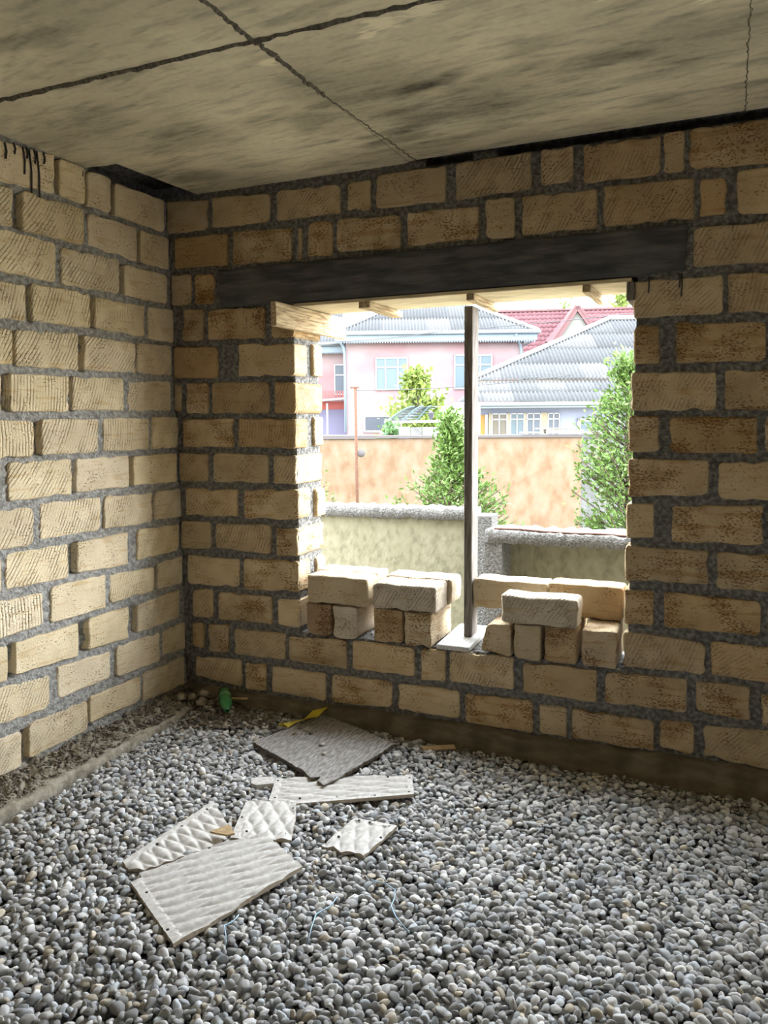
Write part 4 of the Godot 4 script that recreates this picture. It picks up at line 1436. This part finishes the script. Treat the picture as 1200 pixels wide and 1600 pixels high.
	lathe(bt, [Vector2(0.0362, 0.075), Vector2(0.0364, 0.08), Vector2(0.0364, 0.105), Vector2(0.0362, 0.108)], 20, tilt)
	done(bt, "label_band", M.bottle_cap, bo)
	# yellow tape
	var yt := mb(false)
	var path := [Vector3(0.84, -0.022, 0.285), Vector3(0.855, -0.012, 0.305), Vector3(0.87, -0.024, 0.275), Vector3(0.90, -0.017, 0.225), Vector3(0.93, -0.020, 0.17), Vector3(0.96, -0.004, 0.11), Vector3(0.985, 0.008, 0.055), Vector3(1.0, 0.012, 0.03), Vector3(1.02, -0.020, 0.04)]
	for k in path.size() - 1:
		var wd := 0.018 + 0.008 * sin(k * 1.7)
		var wd2 := 0.018 + 0.008 * sin((k + 1) * 1.7)
		var s0 := Vector3(0.8, 0.55 * sin(k * 2.1), 0.35).normalized() * wd
		var s1 := Vector3(0.8, 0.55 * sin((k + 1) * 2.1), 0.35).normalized() * wd2
		var up := Vector3(0, 0.0015, 0)
		quad(yt, path[k] - s0 + up, path[k] + s0 + up, path[k + 1] + s1 + up, path[k + 1] - s1 + up)
		quad(yt, path[k] + s0 - up, path[k] - s0 - up, path[k + 1] - s1 - up, path[k + 1] + s1 - up)
	tag(done(yt, "plastic_tape", M.tape, self), "crumpled strip of yellow plastic tape by the plywood", "tape")
	# blue twine
	for s in [[[1.87, 1.36], [1.93, 1.363], [1.975, 1.385], [1.995, 1.44], [2.0, 1.48], [2.04, 1.53], [2.11, 1.585]], [[1.80, 1.50], [1.805, 1.56], [1.78, 1.62], [1.80, 1.69], [1.83, 1.77]], [[1.545, 1.74], [1.55, 1.78], [1.535, 1.81], [1.57, 1.85], [1.595, 1.89]]]:
		var gt := mb(false)
		var pts := []
		for p in s:
			pts.append(Vector3(p[0], gravel_level(p[0], p[1]) + 0.021 + rng.randf_range(-0.002, 0.004), p[1]))
		tube(gt, pts, 0.0022, 5)
		var says := "blue twine curling over the gravel below the small square panel" if s.size() == 7 else ("short blue twine on the gravel between the other two pieces of twine" if s[0][0] > 1.7 else "short blue twine beside the broken edge of the large panel")
		tag(done(gt, "blue_twine", M.string, self), says, "twine", "pieces of blue twine")

# ------------------------------------------------------------------ outdoors: right / forward of the camera
func away(a: float, y: float, d: float) -> Vector3:
	return Vector3(EYE.x + a * cos(YAW) - d * sin(YAW), y, EYE.z - a * sin(YAW) - d * cos(YAW))

func out_thing(called: String, label: String, category: String, a: float, d: float, group := "", y := OUTSIDE_GROUND) -> Node3D:
	org = Vector2(a, d)
	return thing(called, label, category, away(a, y, d), YAW, group)

func at(a: float, y: float, d: float) -> Vector3:
	return Vector3(a - org.x, y - OUTSIDE_GROUND, org.y - d)

func build_yard() -> void:
	var st := mb()
	box(st, Vector3(-60, -0.9, -95), Vector3(60, OUTSIDE_GROUND, -0.33))
	box(st, Vector3(7.51, -0.9, -0.33), Vector3(60, OUTSIDE_GROUND, 60))
	box(st, Vector3(-60, -0.9, 7.31), Vector3(7.51, OUTSIDE_GROUND, 60))
	tag(done(st, "outside_ground", M.ground, self), "dry earth of the yards outside the window", "ground", "", "structure")
	# low precast concrete walls just outside
	var lw := thing("low_wall", "low yellowish rendered wall with rough grey concrete top", "wall", Vector3(0.6, OUTSIDE_GROUND, -2.15), 0.06)
	st = mb()
	box(st, Vector3(-2.0, 0.0, -0.12), Vector3(0.56, 1.43, 0.06))
	done(st, "panel", M.concrete_out, lw)
	st = mb()
	box(st, Vector3(0.56, 0.0, -0.14), Vector3(0.74, 1.46, 0.1))
	done(st, "end_post", M.concrete_cap, lw)
	rough_beam(lw, Vector3(-2.0, 1.42, -0.15), Vector3(0.6, 1.51, 0.1), "top_beam")
	var tr := thing("concrete_trough", "grey hollow precast concrete slab standing on edge with broken rim", "concrete slab", Vector3(2.1, OUTSIDE_GROUND, -1.5))
	st = mb()
	box(st, Vector3(-0.6, 0.0, -0.3), Vector3(1.8, 1.37, -0.2))
	done(st, "back_panel", M.concrete_out, tr)
	rough_beam(tr, Vector3(-0.62, 1.36, -0.3), Vector3(1.8, 1.445, 0.06), "rim")
	st = mb()
	box(st, Vector3(-0.62, 0.0, -0.3), Vector3(-0.5, 1.38, 0.05))
	done(st, "side_rim", M.concrete_cap, tr)
	st = mb(false)
	var bend := []
	for k in 14:
		bend.append(Vector3(-0.56 + 0.18 * k, 1.455 - 0.002 * k + 0.004 * sin(k * 1.9), 0.02))
	tube(st, bend, 0.008, 6)
	done(st, "rebar", M.rust, tr)
	# grass between them
	st = mb(false)
	for k in 260:
		var p := Vector3(rng.randf_range(-0.06, 0.06), 0, rng.randf_range(-0.2, 0.2))
		var h := rng.randf_range(0.6, 1.15)
		var lean := Vector3(rng.randf_range(-0.03, 0.06), h, rng.randf_range(-0.06, 0.06))
		var s := Vector3(0.012, 0, 0.006)
		tri(st, p - s, p + s, p + lean)
	var gr := done(st, "tall_grass", M.grass, self, Vector3(1.46, OUTSIDE_GROUND, -2.2))
	tag(gr, "tuft of bright green tall grass between the low concrete walls", "grass", "", "stuff")
	# orange rendered boundary wall, with a grey stretch
	var yw := out_thing("boundary_wall", "orange rendered boundary wall with peeling stains behind the shrubs", "wall", 0.8, 11.1)
	st = mb()
	box(st, at(-5.0, OUTSIDE_GROUND, 11.3), at(2.78, 1.345, 11.1))
	done(st, "render", M.orange_wall, yw)
	st = mb()
	box(st, at(2.78, OUTSIDE_GROUND, 11.3), at(7.0, 1.33, 11.11))
	done(st, "grey_render", M.grey_wall, yw)
	st = mb()
	bar(st, at(-5.0, 1.41, 11.2), at(-0.1, 1.372, 11.2), 0.26, 0.05)
	bar(st, at(-0.1, 1.372, 11.2), at(7.0, 1.345, 11.2), 0.26, 0.035)
	done(st, "coping", M.coping, yw)
	var po := out_thing("rusty_pole", "thin rusty metal pole standing before the orange wall", "pole", -0.365, 10.6)
	st = mb(false)
	tube(st, [at(-0.355, OUTSIDE_GROUND, 10.6), at(-0.365, 2.04, 10.6)], 0.02, 8)
	done(st, "shaft", M.rust, po)
	st = mb()
	box(st, at(-0.43, 2.03, 10.62), at(-0.31, 2.05, 10.58))
	done(st, "cross_piece", M.rust, po)
	st = mb(false)
	lathe(st, [Vector2(0.0, 0.03), Vector2(0.055, 0.03), Vector2(0.055, 0.0), Vector2(0.0, 0.0)], 12, Transform3D(Basis(Vector3.RIGHT, PI / 2), at(-0.30, 1.17, 10.62)))
	done(st, "disc", M.coping, po)
	wire(po, at(-0.365, 2.0, 10.6), at(2.6, 2.2, 11.0), 0.05, 0.005)
	# boards on the wall
	var pile := [[1.93, 2.24, 1.40, 1.42, 0.0, 0.0, "thin splintered board lying on the coping beside the wider board"], [2.27, 2.80, 1.395, 1.45, 0.0, -0.01, "wide brown board lying along the coping of the wall"], [2.15, 2.75, 1.456, 1.475, 0.0, 0.0, "bleached thin board resting on top of the brown board"], [2.83, 3.4, 1.39, 1.42, 0.0, 0.01, "long grey board at the grey end of the boundary wall"]]
	for b in pile:
		var o := out_thing("board", b[6], "board", (b[0] + b[1]) / 2, 11.15, "boards on the boundary wall", b[2])
		st = mb()
		var hw: float = (b[1] - b[0]) / 2
		plank(st, Vector3(-hw, 0, -0.1), Vector3(hw, b[3] - b[2], 0.1))
		done(st, "timber", M.old_board, o)
		o.rotation.z = b[5]
		o.rotation.y += b[4]
	# arched canopy and lantern behind the wall
	var s := 24.0 / 18.0
	var eye := EYE.y
	var ca := out_thing("arched_canopy", "arched grey canopy with dark green frame and white beam", "canopy", 0.8 * s, 24.0)
	st = mb(false)
	var arc := []
	for k in 9:
		var f := k / 8.0
		arc.append(Vector2(lerpf(0.02, 0.72, pow(f, 0.85)), lerpf(1.525, 1.885, sin(f * PI / 2))))
	for k in 8:
		var p0: Vector2 = arc[k]
		var p1: Vector2 = arc[k + 1]
		var l0 := at(p0.x * s, eye + (p0.y - eye) * s, 24.0)
		var l1 := at(p1.x * s, eye + (p1.y - eye) * s, 24.0)
		var shift := Vector3(0.38 * s, 0.0, -0.9)
		quad(st, l0, l0 + Vector3(0.72 * s, 0.02, -0.3), l1 + Vector3(0.4 * s, 0.02, -0.3), l1)
	done(st, "roof_sheet", M.canopy, ca)
	for off in [Vector3(0, 0.01, 0.01), Vector3(0.36 * s, 0.02, 0.0), Vector3(0.70 * s, 0.02, -0.2)]:
		st = mb(false)
		var rib := []
		for k in 9:
			var f := k / 8.0
			var p: Vector2 = arc[k]
			rib.append(at(p.x * s, eye + (p.y - eye) * s, 24.0) + off * Vector3(1.0 - 0.45 * f, 1, 1))
		tube(st, rib, 0.03, 6)
		done(st, "rib", M.canopy_frame, ca)
	st = mb()
	box(st, at(0.03 * s, 1.49, 24.1), at(1.66 * s, 1.565, 23.95))
	done(st, "beam", M.frame, ca)
	st = mb()
	for a in [0.03, 1.62]:
		box(st, at(a * s, OUTSIDE_GROUND, 24.1), at(a * s + 0.07, 1.5, 24.03))
	done(st, "posts", M.canopy_frame, ca)
	var la := out_thing("lantern", "small dark garden lantern standing above the canopy beam", "lantern", 1.43, 23.7, "", 1.56)
	st = mb(false)
	lathe(st, [Vector2(0.05, 0.0), Vector2(0.03, 0.03), Vector2(0.06, 0.06), Vector2(0.09, 0.2), Vector2(0.1, 0.21), Vector2(0.0, 0.29)], 6)
	done(st, "housing", M.grille, la)
	var fe := out_thing("panel_fence", "pale low fence panels behind the boundary wall", "fence", 1.2, 20.3)
	for k in 6:
		st = mb()
		box(st, at(0.4 + 0.3 * k, OUTSIDE_GROUND, 20.3), at(0.68 + 0.3 * k, 1.40, 20.25))
		done(st, "fence_panel", [M.lavender, M.grey_wall, M.frame][k % 3], fe)
	var sd := out_thing("siding_shed", "cream shed wall clad in horizontal boards behind the canopy", "shed", 2.3, 28.2)
	for k in 14:
		st = mb()
		bar(st, at(1.7, OUTSIDE_GROUND + 0.1 + 0.19 * k, 28.2), at(3.45, OUTSIDE_GROUND + 0.1 + 0.19 * k, 28.2), 0.05, 0.185)
		done(st, "siding_board", M.siding, sd)

func wire(parent: Node3D, a: Vector3, b: Vector3, sag: float, r: float) -> void:
	var st := mb(false)
	var pts := []
	for k in 13:
		var f := k / 12.0
		pts.append(a.lerp(b, f) - Vector3(0, 4.0 * sag * f * (1.0 - f), 0))
	tube(st, pts, r, 5)
	done(st, "wire", M.cable, parent)

func rough_beam(parent: Node3D, lo: Vector3, hi: Vector3, called: String) -> void:
	var st := mb(false)
	var nn := noise(11.0, 77, 3)
	var n := 70
	var prev := []
	for k in n + 1:
		var x := lerpf(lo.x, hi.x, float(k) / n)
		var w := func(i: int) -> float: return 0.022 * nn.get_noise_2d(x, i * 3.0)
		var ring := [Vector3(x, lo.y + w.call(1), hi.z + w.call(2)), Vector3(x, hi.y - 0.012 + w.call(3), hi.z - 0.005 + w.call(4)), Vector3(x, hi.y + w.call(5), hi.z - 0.02), Vector3(x, hi.y + w.call(6), lo.z + 0.02), Vector3(x, hi.y - 0.02, lo.z), Vector3(x, lo.y, lo.z)]
		if prev.size():
			for e in 6:
				var e2 := (e + 1) % 6
				quad(st, prev[e], ring[e], ring[e2], prev[e2])
		else:
			for e in range(1, 5):
				tri(st, ring[0], ring[e], ring[e + 1])
		prev = ring
	for e in range(1, 5):
		tri(st, prev[0], prev[e + 1], prev[e])
	done(st, called, M.concrete_cap, parent)

# corrugated sheets over a roof plane: eave from p along ex (length w), slope vector s; hips cut by kl, kr (rise of the edge along the slope per metre of eave)
func roof_sheets(parent: Node3D, p: Vector3, ex: Vector3, w: float, s: Vector3, rows: int, kl: float, kr: float, pitch := 0.155, wide := 1.09) -> void:
	var up := ex.cross(s).normalized()
	if up.y < 0:
		up = -up
	var h := s.length()
	var sl := s / h
	var rh := h / rows
	var cols := ceili(w / wide)
	for r in rows:
		for c in cols:
			var x0 := c * wide
			var x1 := minf(w, x0 + wide + 0.04)
			var n := maxi(2, int((x1 - x0) / pitch * 6.0))
			var t0 := r * rh - 0.06
			var jog := rng.randf_range(-0.02, 0.02)
			var st := mb(false)
			var any := false
			var prev := []
			for k in n + 1:
				var x := lerpf(x0, x1, float(k) / n)
				var tm := minf(h, minf(x * kl, (w - x) * kr))
				var t1 := minf((r + 1) * rh + 0.04, tm)
				if t1 <= t0 + jog + 0.02:
					prev = []
					continue
				var wave := 0.045 * cos(TAU * x / pitch)
				var a := p + ex * x + sl * (t0 + jog) + up * (wave + 0.045)
				var b := p + ex * x + sl * t1 + up * (wave + 0.012)
				var cc := a - up * 0.02
				if prev.size():
					quad(st, prev[0], a, b, prev[1])
					quad(st, prev[2], cc, a, prev[0])
					any = true
				prev = [a, b, cc]
			if any:
				var m: int = [0, 0, 1, 1, 2][rng.randi() % 5]
				done(st, "roof_sheet", M["sheet%d" % m], parent)

func out_window(parent: Node3D, a0: float, a1: float, y0: float, y1: float, d: float, cols: Array, transom: float, pane: Material, fr := 0.06) -> void:
	var st := mb()
	var front := d - 0.05
	for x in [a0, a1 - fr]:
		box(st, at(x, y0, d), at(x + fr, y1, front))
	for y in [y0, y1 - fr]:
		box(st, at(a0, y, d), at(a1, y + fr, front))
	var ty := lerpf(y1, y0, transom)
	if transom > 0:
		box(st, at(a0, ty - fr / 2, d), at(a1, ty + fr / 2, front))
	for c in cols:
		var x := lerpf(a0, a1, c)
		box(st, at(x - fr / 2, y0, d), at(x + fr / 2, y1, front))
	var w := done(st, "window", M.frame, parent)
	var xs := [0.0]
	xs.append_array(cols)
	xs.append(1.0)
	for k in xs.size() - 1:
		for v in ([[y0, ty], [ty, y1]] if transom > 0 else [[y0, y1]]):
			var pt := mb()
			box(pt, at(lerpf(a0, a1, xs[k]) + fr / 2, v[0] + fr / 2, d), at(lerpf(a0, a1, xs[k + 1]) - fr / 2, v[1] - fr / 2, d - 0.02))
			done(pt, "pane", pane, w)

func build_pink_house() -> void:
	var h := out_thing("pink_house", "two-storey pink rendered house with grey corrugated hip roof", "house", 2.5, 38.0)
	var st := mb()
	box(st, at(-1.72, OUTSIDE_GROUND, 48.0), at(6.68, 5.35, 38.0))
	done(st, "wall", M.pink, h)
	st = mb()
	box(st, at(-9.0, OUTSIDE_GROUND, 48.0), at(-1.72, 5.0, 40.0))
	done(st, "wing_wall", M.pink, h)
	# fascia with scalloped valance, gutter, soffit
	var eave := func(a0: float, a1: float, y: float, d: float) -> void:
		var ft := mb()
		box(ft, at(a0, y - 0.02, d), at(a1, y + 0.30, d - 0.04))
		var x := a0
		while x < a1 - 0.05:
			var pts := [at(x, y - 0.02, d - 0.02), at(x + 0.06, y - 0.11, d - 0.02), at(x + 0.12, y - 0.02, d - 0.02)]
			tri(ft, pts[0], pts[1], pts[2])
			tri(ft, pts[0] + Vector3(0, 0, -0.02), pts[2] + Vector3(0, 0, -0.02), pts[1] + Vector3(0, 0, -0.02))
			x += 0.12
		done(ft, "fascia", M.fascia, h)
		var gt := mb(false)
		tube(gt, [at(a0 - 0.1, y + 0.36, d - 0.14), at(a1 + 0.1, y + 0.36, d - 0.14)], 0.09, 8)
		done(gt, "gutter", M.gutter, h)
		var bt := mb()
		box(bt, at(a0, y + 0.27, d + 0.6), at(a1, y + 0.31, d - 0.04))
		done(bt, "soffit", M.fascia, h)
	eave.call(-2.2, 7.2, 5.22, 37.5)
	eave.call(-9.0, -1.8, 4.92, 39.6)
	st = mb()
	bar(st, at(7.2, 5.38, 37.5), at(7.2, 5.38, 48.0), 0.05, 0.34)
	done(st, "fascia", M.fascia, h)
	st = mb(false)
	tube(st, [at(7.3, 5.58, 37.4), at(7.3, 5.58, 48.0)], 0.09, 8)
	done(st, "gutter", M.gutter, h)
	# roof planes
	var k := 1.15
	roof_sheets(h, at(-2.25, 5.58, 37.4), Vector3(1, 0, 0), 9.5, Vector3(0, 2.5, -4.6), 3, k, k)
	roof_sheets(h, at(-9.0, 5.26, 39.5), Vector3(1, 0, 0), 7.0, Vector3(0, 2.3, -4.0), 3, 99.0, 99.0)
	st = mb()
	quad(st, at(7.25, 5.58, 37.4), at(7.25, 5.58, 48.0), at(2.65, 8.1, 44.0), at(2.65, 8.08, 42.0))
	quad(st, at(-2.25, 5.58, 48.0), at(-2.25, 5.58, 37.4), at(2.4, 8.08, 42.0), at(2.4, 8.1, 44.0))
	done(st, "side_roof", M.sheet1, h)
	for r in [[at(-2.25, 5.64, 37.4), at(2.3, 8.12, 42.0)], [at(7.25, 5.64, 37.4), at(2.75, 8.12, 42.0)]]:
		st = mb(false)
		tube(st, [r[0], r[1]], 0.11, 8)
		done(st, "ridge_cap", M.ridge, h)
	# downpipes
	for d in [[-1.78, 38.0, 5.3], [6.55, 38.0, 5.3]]:
		st = mb(false)
		tube(st, [at(d[0] - 0.35, 5.5, 37.4), at(d[0] - 0.05, 5.0, 37.85), at(d[0], 4.7, 37.9), at(d[0], 1.0, 37.9)], 0.065, 8)
		done(st, "downpipe", M.fascia, h)
	out_window(h, -0.345, 1.2, 2.96, 4.5, 37.97, [0.31, 0.69], 0.3, M.pane)
	out_window(h, 3.38, 5.2, 2.98, 4.6, 37.97, [0.31, 0.69], 0.3, M.pane)
	out_window(h, -2.42, -1.88, 2.82, 4.34, 39.97, [], 0.35, M.pane_dark)
	out_window(h, -0.95, 0.5, 0.98, 1.8, 37.97, [], 0.0, M.pane_dark, 0.1)
	for g in 12:
		st = mb()
		bar(st, at(-0.82 + 0.1 * g, 1.05, 37.88), at(-0.82 + 0.1 * g, 1.72, 37.88), 0.022, 0.022, Vector3(0, 0, 1))
		done(st, "grille_bar", M.grille, h)
	# balcony and gate at the wing
	st = mb()
	bar(st, at(-4.5, 2.42, 38.8), at(-1.75, 2.62, 38.8), 0.9, 0.09)
	done(st, "awning_slab", M.ridge, h)
	for g in 16:
		st = mb()
		bar(st, at(-3.9 + 0.14 * g, 2.6, 38.9), at(-3.9 + 0.14 * g, 3.0, 38.9), 0.07, 0.02, Vector3(0, 0, 1))
		done(st, "railing_bar", M.red_paint, h)
	st = mb()
	box(st, at(-4.5, 2.1, 39.4), at(-1.75, 2.5, 39.3))
	done(st, "red_lintel", M.red_paint, h)
	st = mb()
	box(st, at(-4.5, OUTSIDE_GROUND, 39.35), at(-1.72, 2.1, 39.25))
	done(st, "gate", M.violet, h)
	st = mb(false)
	tube(st, [at(-2.7, OUTSIDE_GROUND, 38.6), at(-2.7, 2.4, 38.6)], 0.05, 8)
	done(st, "awning_post", M.frame, h)
	wire(h, at(-2.9, 5.18, 37.2), at(2.7, 5.62, 37.2), 0.12, 0.018)
	wire(h, at(2.5, 5.6, 37.2), at(13.5, 6.55, 37.2), 0.08, 0.018)
	st = mb()
	box(st, at(0.32, 2.62, 38.0), at(0.5, 2.74, 37.9))
	done(st, "meter_box", M.fascia, h)

func build_blue_house() -> void:
	var h := out_thing("grey_roof_house", "low lavender house with a two-tier grey corrugated roof", "house", 6.0, 30.5)
	var st := mb()
	box(st, at(3.0, OUTSIDE_GROUND, 38.0), at(14.0, 2.2, 30.9))
	done(st, "wall", M.lavender, h)
	st = mb()
	box(st, at(2.75, 1.98, 31.0), at(14.0, 2.03, 30.1))
	done(st, "soffit", M.gutter, h)
	st = mb()
	box(st, at(2.75, 2.03, 30.1), at(14.0, 2.16, 30.06))
	done(st, "fascia", M.fascia, h)
	st = mb(false)
	tube(st, [at(2.7, 2.14, 29.98), at(14.0, 2.11, 29.98)], 0.075, 8)
	done(st, "gutter", M.gutter, h)
	roof_sheets(h, at(2.75, 2.22, 30.0), Vector3(1, 0, 0), 8.5, Vector3(0, 0.80, -1.45), 2, 1.3, 99.0)
	st = mb()
	box(st, at(3.4, 2.98, 31.65), at(11.5, 3.10, 31.55))
	done(st, "step_board", M.post_wood, h)
	roof_sheets(h, at(3.55, 3.12, 31.45), Vector3(1, 0, 0), 8.4, Vector3(0, 2.78, -4.55), 4, 5.33 / 6.6, 99.0)
	st = mb(false)
	tube(st, [at(3.5, 3.16, 31.4), at(10.15, 5.98, 36.0)], 0.10, 8)
	tube(st, [at(10.15, 5.98, 36.0), at(13.0, 6.0, 36.0)], 0.11, 8)
	done(st, "ridge_cap", M.ridge, h)
	# windows between cream posts
	var spans := [[4.2, 4.83], [4.92, 5.49], [5.56, 6.13], [6.38, 6.86]]
	var panes := [M.pane_warm, M.pane, M.pane_dark, M.pane_dark]
	for k in 4:
		out_window(h, spans[k][0], spans[k][1], 0.4, 1.79, 30.86, [0.48], 0.17, panes[k], 0.05)
	for p in [[4.1, 4.2], [4.83, 4.92], [5.49, 5.56], [6.13, 6.38]]:
		st = mb()
		box(st, at(p[0], OUTSIDE_GROUND, 30.9), at(p[1], 1.8, 30.82))
		done(st, "post", M.cream, h)
	st = mb()
	box(st, at(3.5, OUTSIDE_GROUND, 30.9), at(3.95, 1.73, 30.85))
	done(st, "door", M.door_orange, h)
	st = mb()
	box(st, at(3.95, OUTSIDE_GROUND, 30.9), at(4.06, 1.75, 30.8))
	done(st, "door_frame", M.frame, h)
	out_window(h, 7.54, 9.2, 0.5, 1.57, 30.86, [], 0.0, M.pane, 0.13)

func build_red_roof_house() -> void:
	var h := out_thing("red_roof_house", "house with maroon tiled roof and pointed dormer behind the others", "house", 11.0, 48.0)
	var st := mb()
	box(st, at(6.0, OUTSIDE_GROUND, 54.0), at(22.0, 4.0, 45.5))
	done(st, "wall", M.gable, h)
	# stepped metal tiles: rows of shallow waves
	st = mb(false)
	var rows := 14
	var colw := 0.27
	var p0 := at(5.0, 4.0, 44.5)
	var ex := Vector3(1, 0.018, 0)
	var s := Vector3(0, 3.82, -3.6)
	var n := int(17.0 / colw)
	for r in rows:
		for c in n * 4:
			var q := []
			for e in [[0, 0], [1, 0], [1, 1], [0, 1]]:
				var x: float = (c + e[0]) * colw / 4.0
				var lift: float = 0.03 * cos(TAU * x / colw) + (0.06 if e[1] == 0 else 0.0)
				q.append(p0 + ex * x + s * (float(r + e[1]) / rows) + Vector3(0, 0.68, 0.73) * lift)
			quad(st, q[0], q[1], q[2], q[3])
			quad(st, q[0] - Vector3(0, 0.07, 0.05), q[1] - Vector3(0, 0.07, 0.05), q[1], q[0])
	done(st, "tiled_roof", M.red_tile, h)
	st = mb()
	bar(st, at(5.0, 7.86, 48.1), at(22.0, 8.15, 48.1), 0.3, 0.12)
	done(st, "ridge_cap", M.trim_red, h)
	# dormer
	st = mb()
	tri(st, at(9.75, 5.9, 45.2), at(12.2, 5.9, 45.2), at(10.9, 7.7, 45.2))
	done(st, "dormer_gable", M.gable, h)
	st = mb()
	bar(st, at(9.6, 5.75, 45.1), at(10.9, 7.75, 45.1), 0.3, 0.16, Vector3(0, 0, 1))
	bar(st, at(12.35, 5.75, 45.1), at(10.9, 7.75, 45.1), 0.3, 0.16, Vector3(0, 0, 1))
	done(st, "barge_board", M.trim_red, h)
	st = mb()
	quad(st, at(10.9, 7.78, 45.0), at(12.4, 5.75, 45.0), at(13.2, 6.2, 48.0), at(11.0, 7.78, 48.0))
	quad(st, at(9.55, 5.75, 45.0), at(10.9, 7.78, 45.0), at(11.0, 7.78, 48.0), at(9.0, 6.2, 48.0))
	done(st, "dormer_roof", M.red_tile, h)

# ------------------------------------------------------------------ plants
func leaf_quad(st: SurfaceTool, p: Vector3, d: Vector3, w: float, l: float, tint: float) -> void:
	var side := d.cross(Vector3(rng.randf_range(-1, 1), rng.randf_range(-1, 1), rng.randf_range(-1, 1))).normalized() * w
	var nrm := side.cross(d).normalized() * w * 0.35
	var m := p + d * l * 0.5
	st.set_color(Color(tint, tint, tint * 0.9))
	tri(st, p, m + side + nrm, p + d * l)
	tri(st, p, p + d * l, m - side + nrm)

func shrub(called: String, label: String, a: float, d: float, base_y: float, height: float, radius: float, m: Material, sd: int, count: int, leaf: Vector2, shape: Callable, group := "", upright := 0.5) -> void:
	var r0 := rng.state
	rng.seed = sd
	var t := out_thing(called, label, "shrub" if height < 3.2 else "tree", a, d, group, base_y)
	var bt := mb(false)
	var st := mb(false)
	tube(bt, [Vector3.ZERO, Vector3(0.03, height * 0.35, 0.02), Vector3(-0.02, height * 0.7, 0), Vector3(0.0, height * 0.93, 0)], radius * 0.035 + 0.008, 6)
	var twigs := int(count / 26.0)
	for k in twigs:
		var f := pow(rng.randf(), 0.8)
		var y := height * lerpf(0.08, 0.97, f)
		var an := rng.randf() * TAU
		var reach: float = radius * shape.call(y / height) * rng.randf_range(0.45, 1.0)
		var root := Vector3(0, maxf(0.02, y - reach * upright), 0)
		var tip := Vector3(cos(an) * reach, y + reach * 0.15, sin(an) * reach)
		tube(bt, [root, root.lerp(tip, 0.55) + Vector3(0, -0.04 * reach, 0), tip], 0.006, 4)
		for e in 26:
			var g := pow(rng.randf(), 0.55)
			var p := root.lerp(tip, lerpf(0.3, 1.0, g)) + Vector3(rng.randfn(), rng.randfn(), rng.randfn()) * leaf.y * 0.75
			var dir := ((tip - root).normalized() * 0.7 + Vector3(rng.randfn(), rng.randfn() + 0.4, rng.randfn()) * 0.6).normalized()
			leaf_quad(st, p, dir, leaf.x, leaf.y * rng.randf_range(0.7, 1.3), rng.randf_range(0.7, 1.3))
	done(bt, "branches", M.bark, t)
	var fo := done(st, "foliage", m, t)
	fo.set_meta("kind", "stuff")
	rng.state = r0

func build_plants() -> void:
	var cone := func(f: float) -> float: return (0.45 + 0.75 * sin(PI * clampf(f * 1.25 + 0.05, 0, 1))) * (1.0 - smoothstep(0.55, 1.05, f) * 0.85)
	var column := func(f: float) -> float: return 0.55 + 0.45 * sin(PI * clampf(f * 1.1, 0, 1)) - 0.3 * smoothstep(0.7, 1.0, f)
	var ball := func(f: float) -> float: return sin(PI * clampf(0.12 + 0.85 * f, 0, 1))
	shrub("conifer_shrub", "feathery light green conifer shrub behind the window post", 0.68, 8.0, OUTSIDE_GROUND, 2.3, 0.66, M.leaf, 101, 9000, Vector2(0.012, 0.06), cone)
	shrub("conifer_shrub", "tall feathery green conifer against the far jamb", 2.33, 7.5, OUTSIDE_GROUND, 2.85, 0.56, M.leaf, 102, 9000, Vector2(0.012, 0.06), column)
	shrub("leafy_shrub", "green shrub twig reaching in past the near jamb", -0.98, 8.6, OUTSIDE_GROUND, 1.95, 0.62, M.leaf, 103, 2600, Vector2(0.012, 0.05), ball)
	shrub("leafy_tree", "young tree with large light green leaves behind the boundary wall", 1.15, 26.2, OUTSIDE_GROUND, 3.75, 1.3, M.leaf_pale, 104, 2600, Vector2(0.07, 0.18), ball)
	shrub("climbing_vine", "deep green vine leaves hanging under the arched canopy", 0.2, 20.9, OUTSIDE_GROUND, 2.1, 0.45, M.leaf_deep, 105, 600, Vector2(0.05, 0.13), ball)
	shrub("rose_bush", "loose yellow-green bush beside the lantern", 2.1, 24.8, OUTSIDE_GROUND, 2.4, 0.36, M.leaf_pale, 106, 500, Vector2(0.05, 0.12), ball)
	shrub("distant_tree", "light green tree top showing above the maroon roof ridge", 17.6, 60.0, OUTSIDE_GROUND, 11.9, 2.2, M.leaf_pale, 107, 1500, Vector2(0.12, 0.35), ball)
	shrub("distant_tree", "small green tree tip just beside the pointed dormer", 13.5, 60.0, OUTSIDE_GROUND, 10.6, 1.0, M.leaf, 108, 700, Vector2(0.12, 0.35), ball)
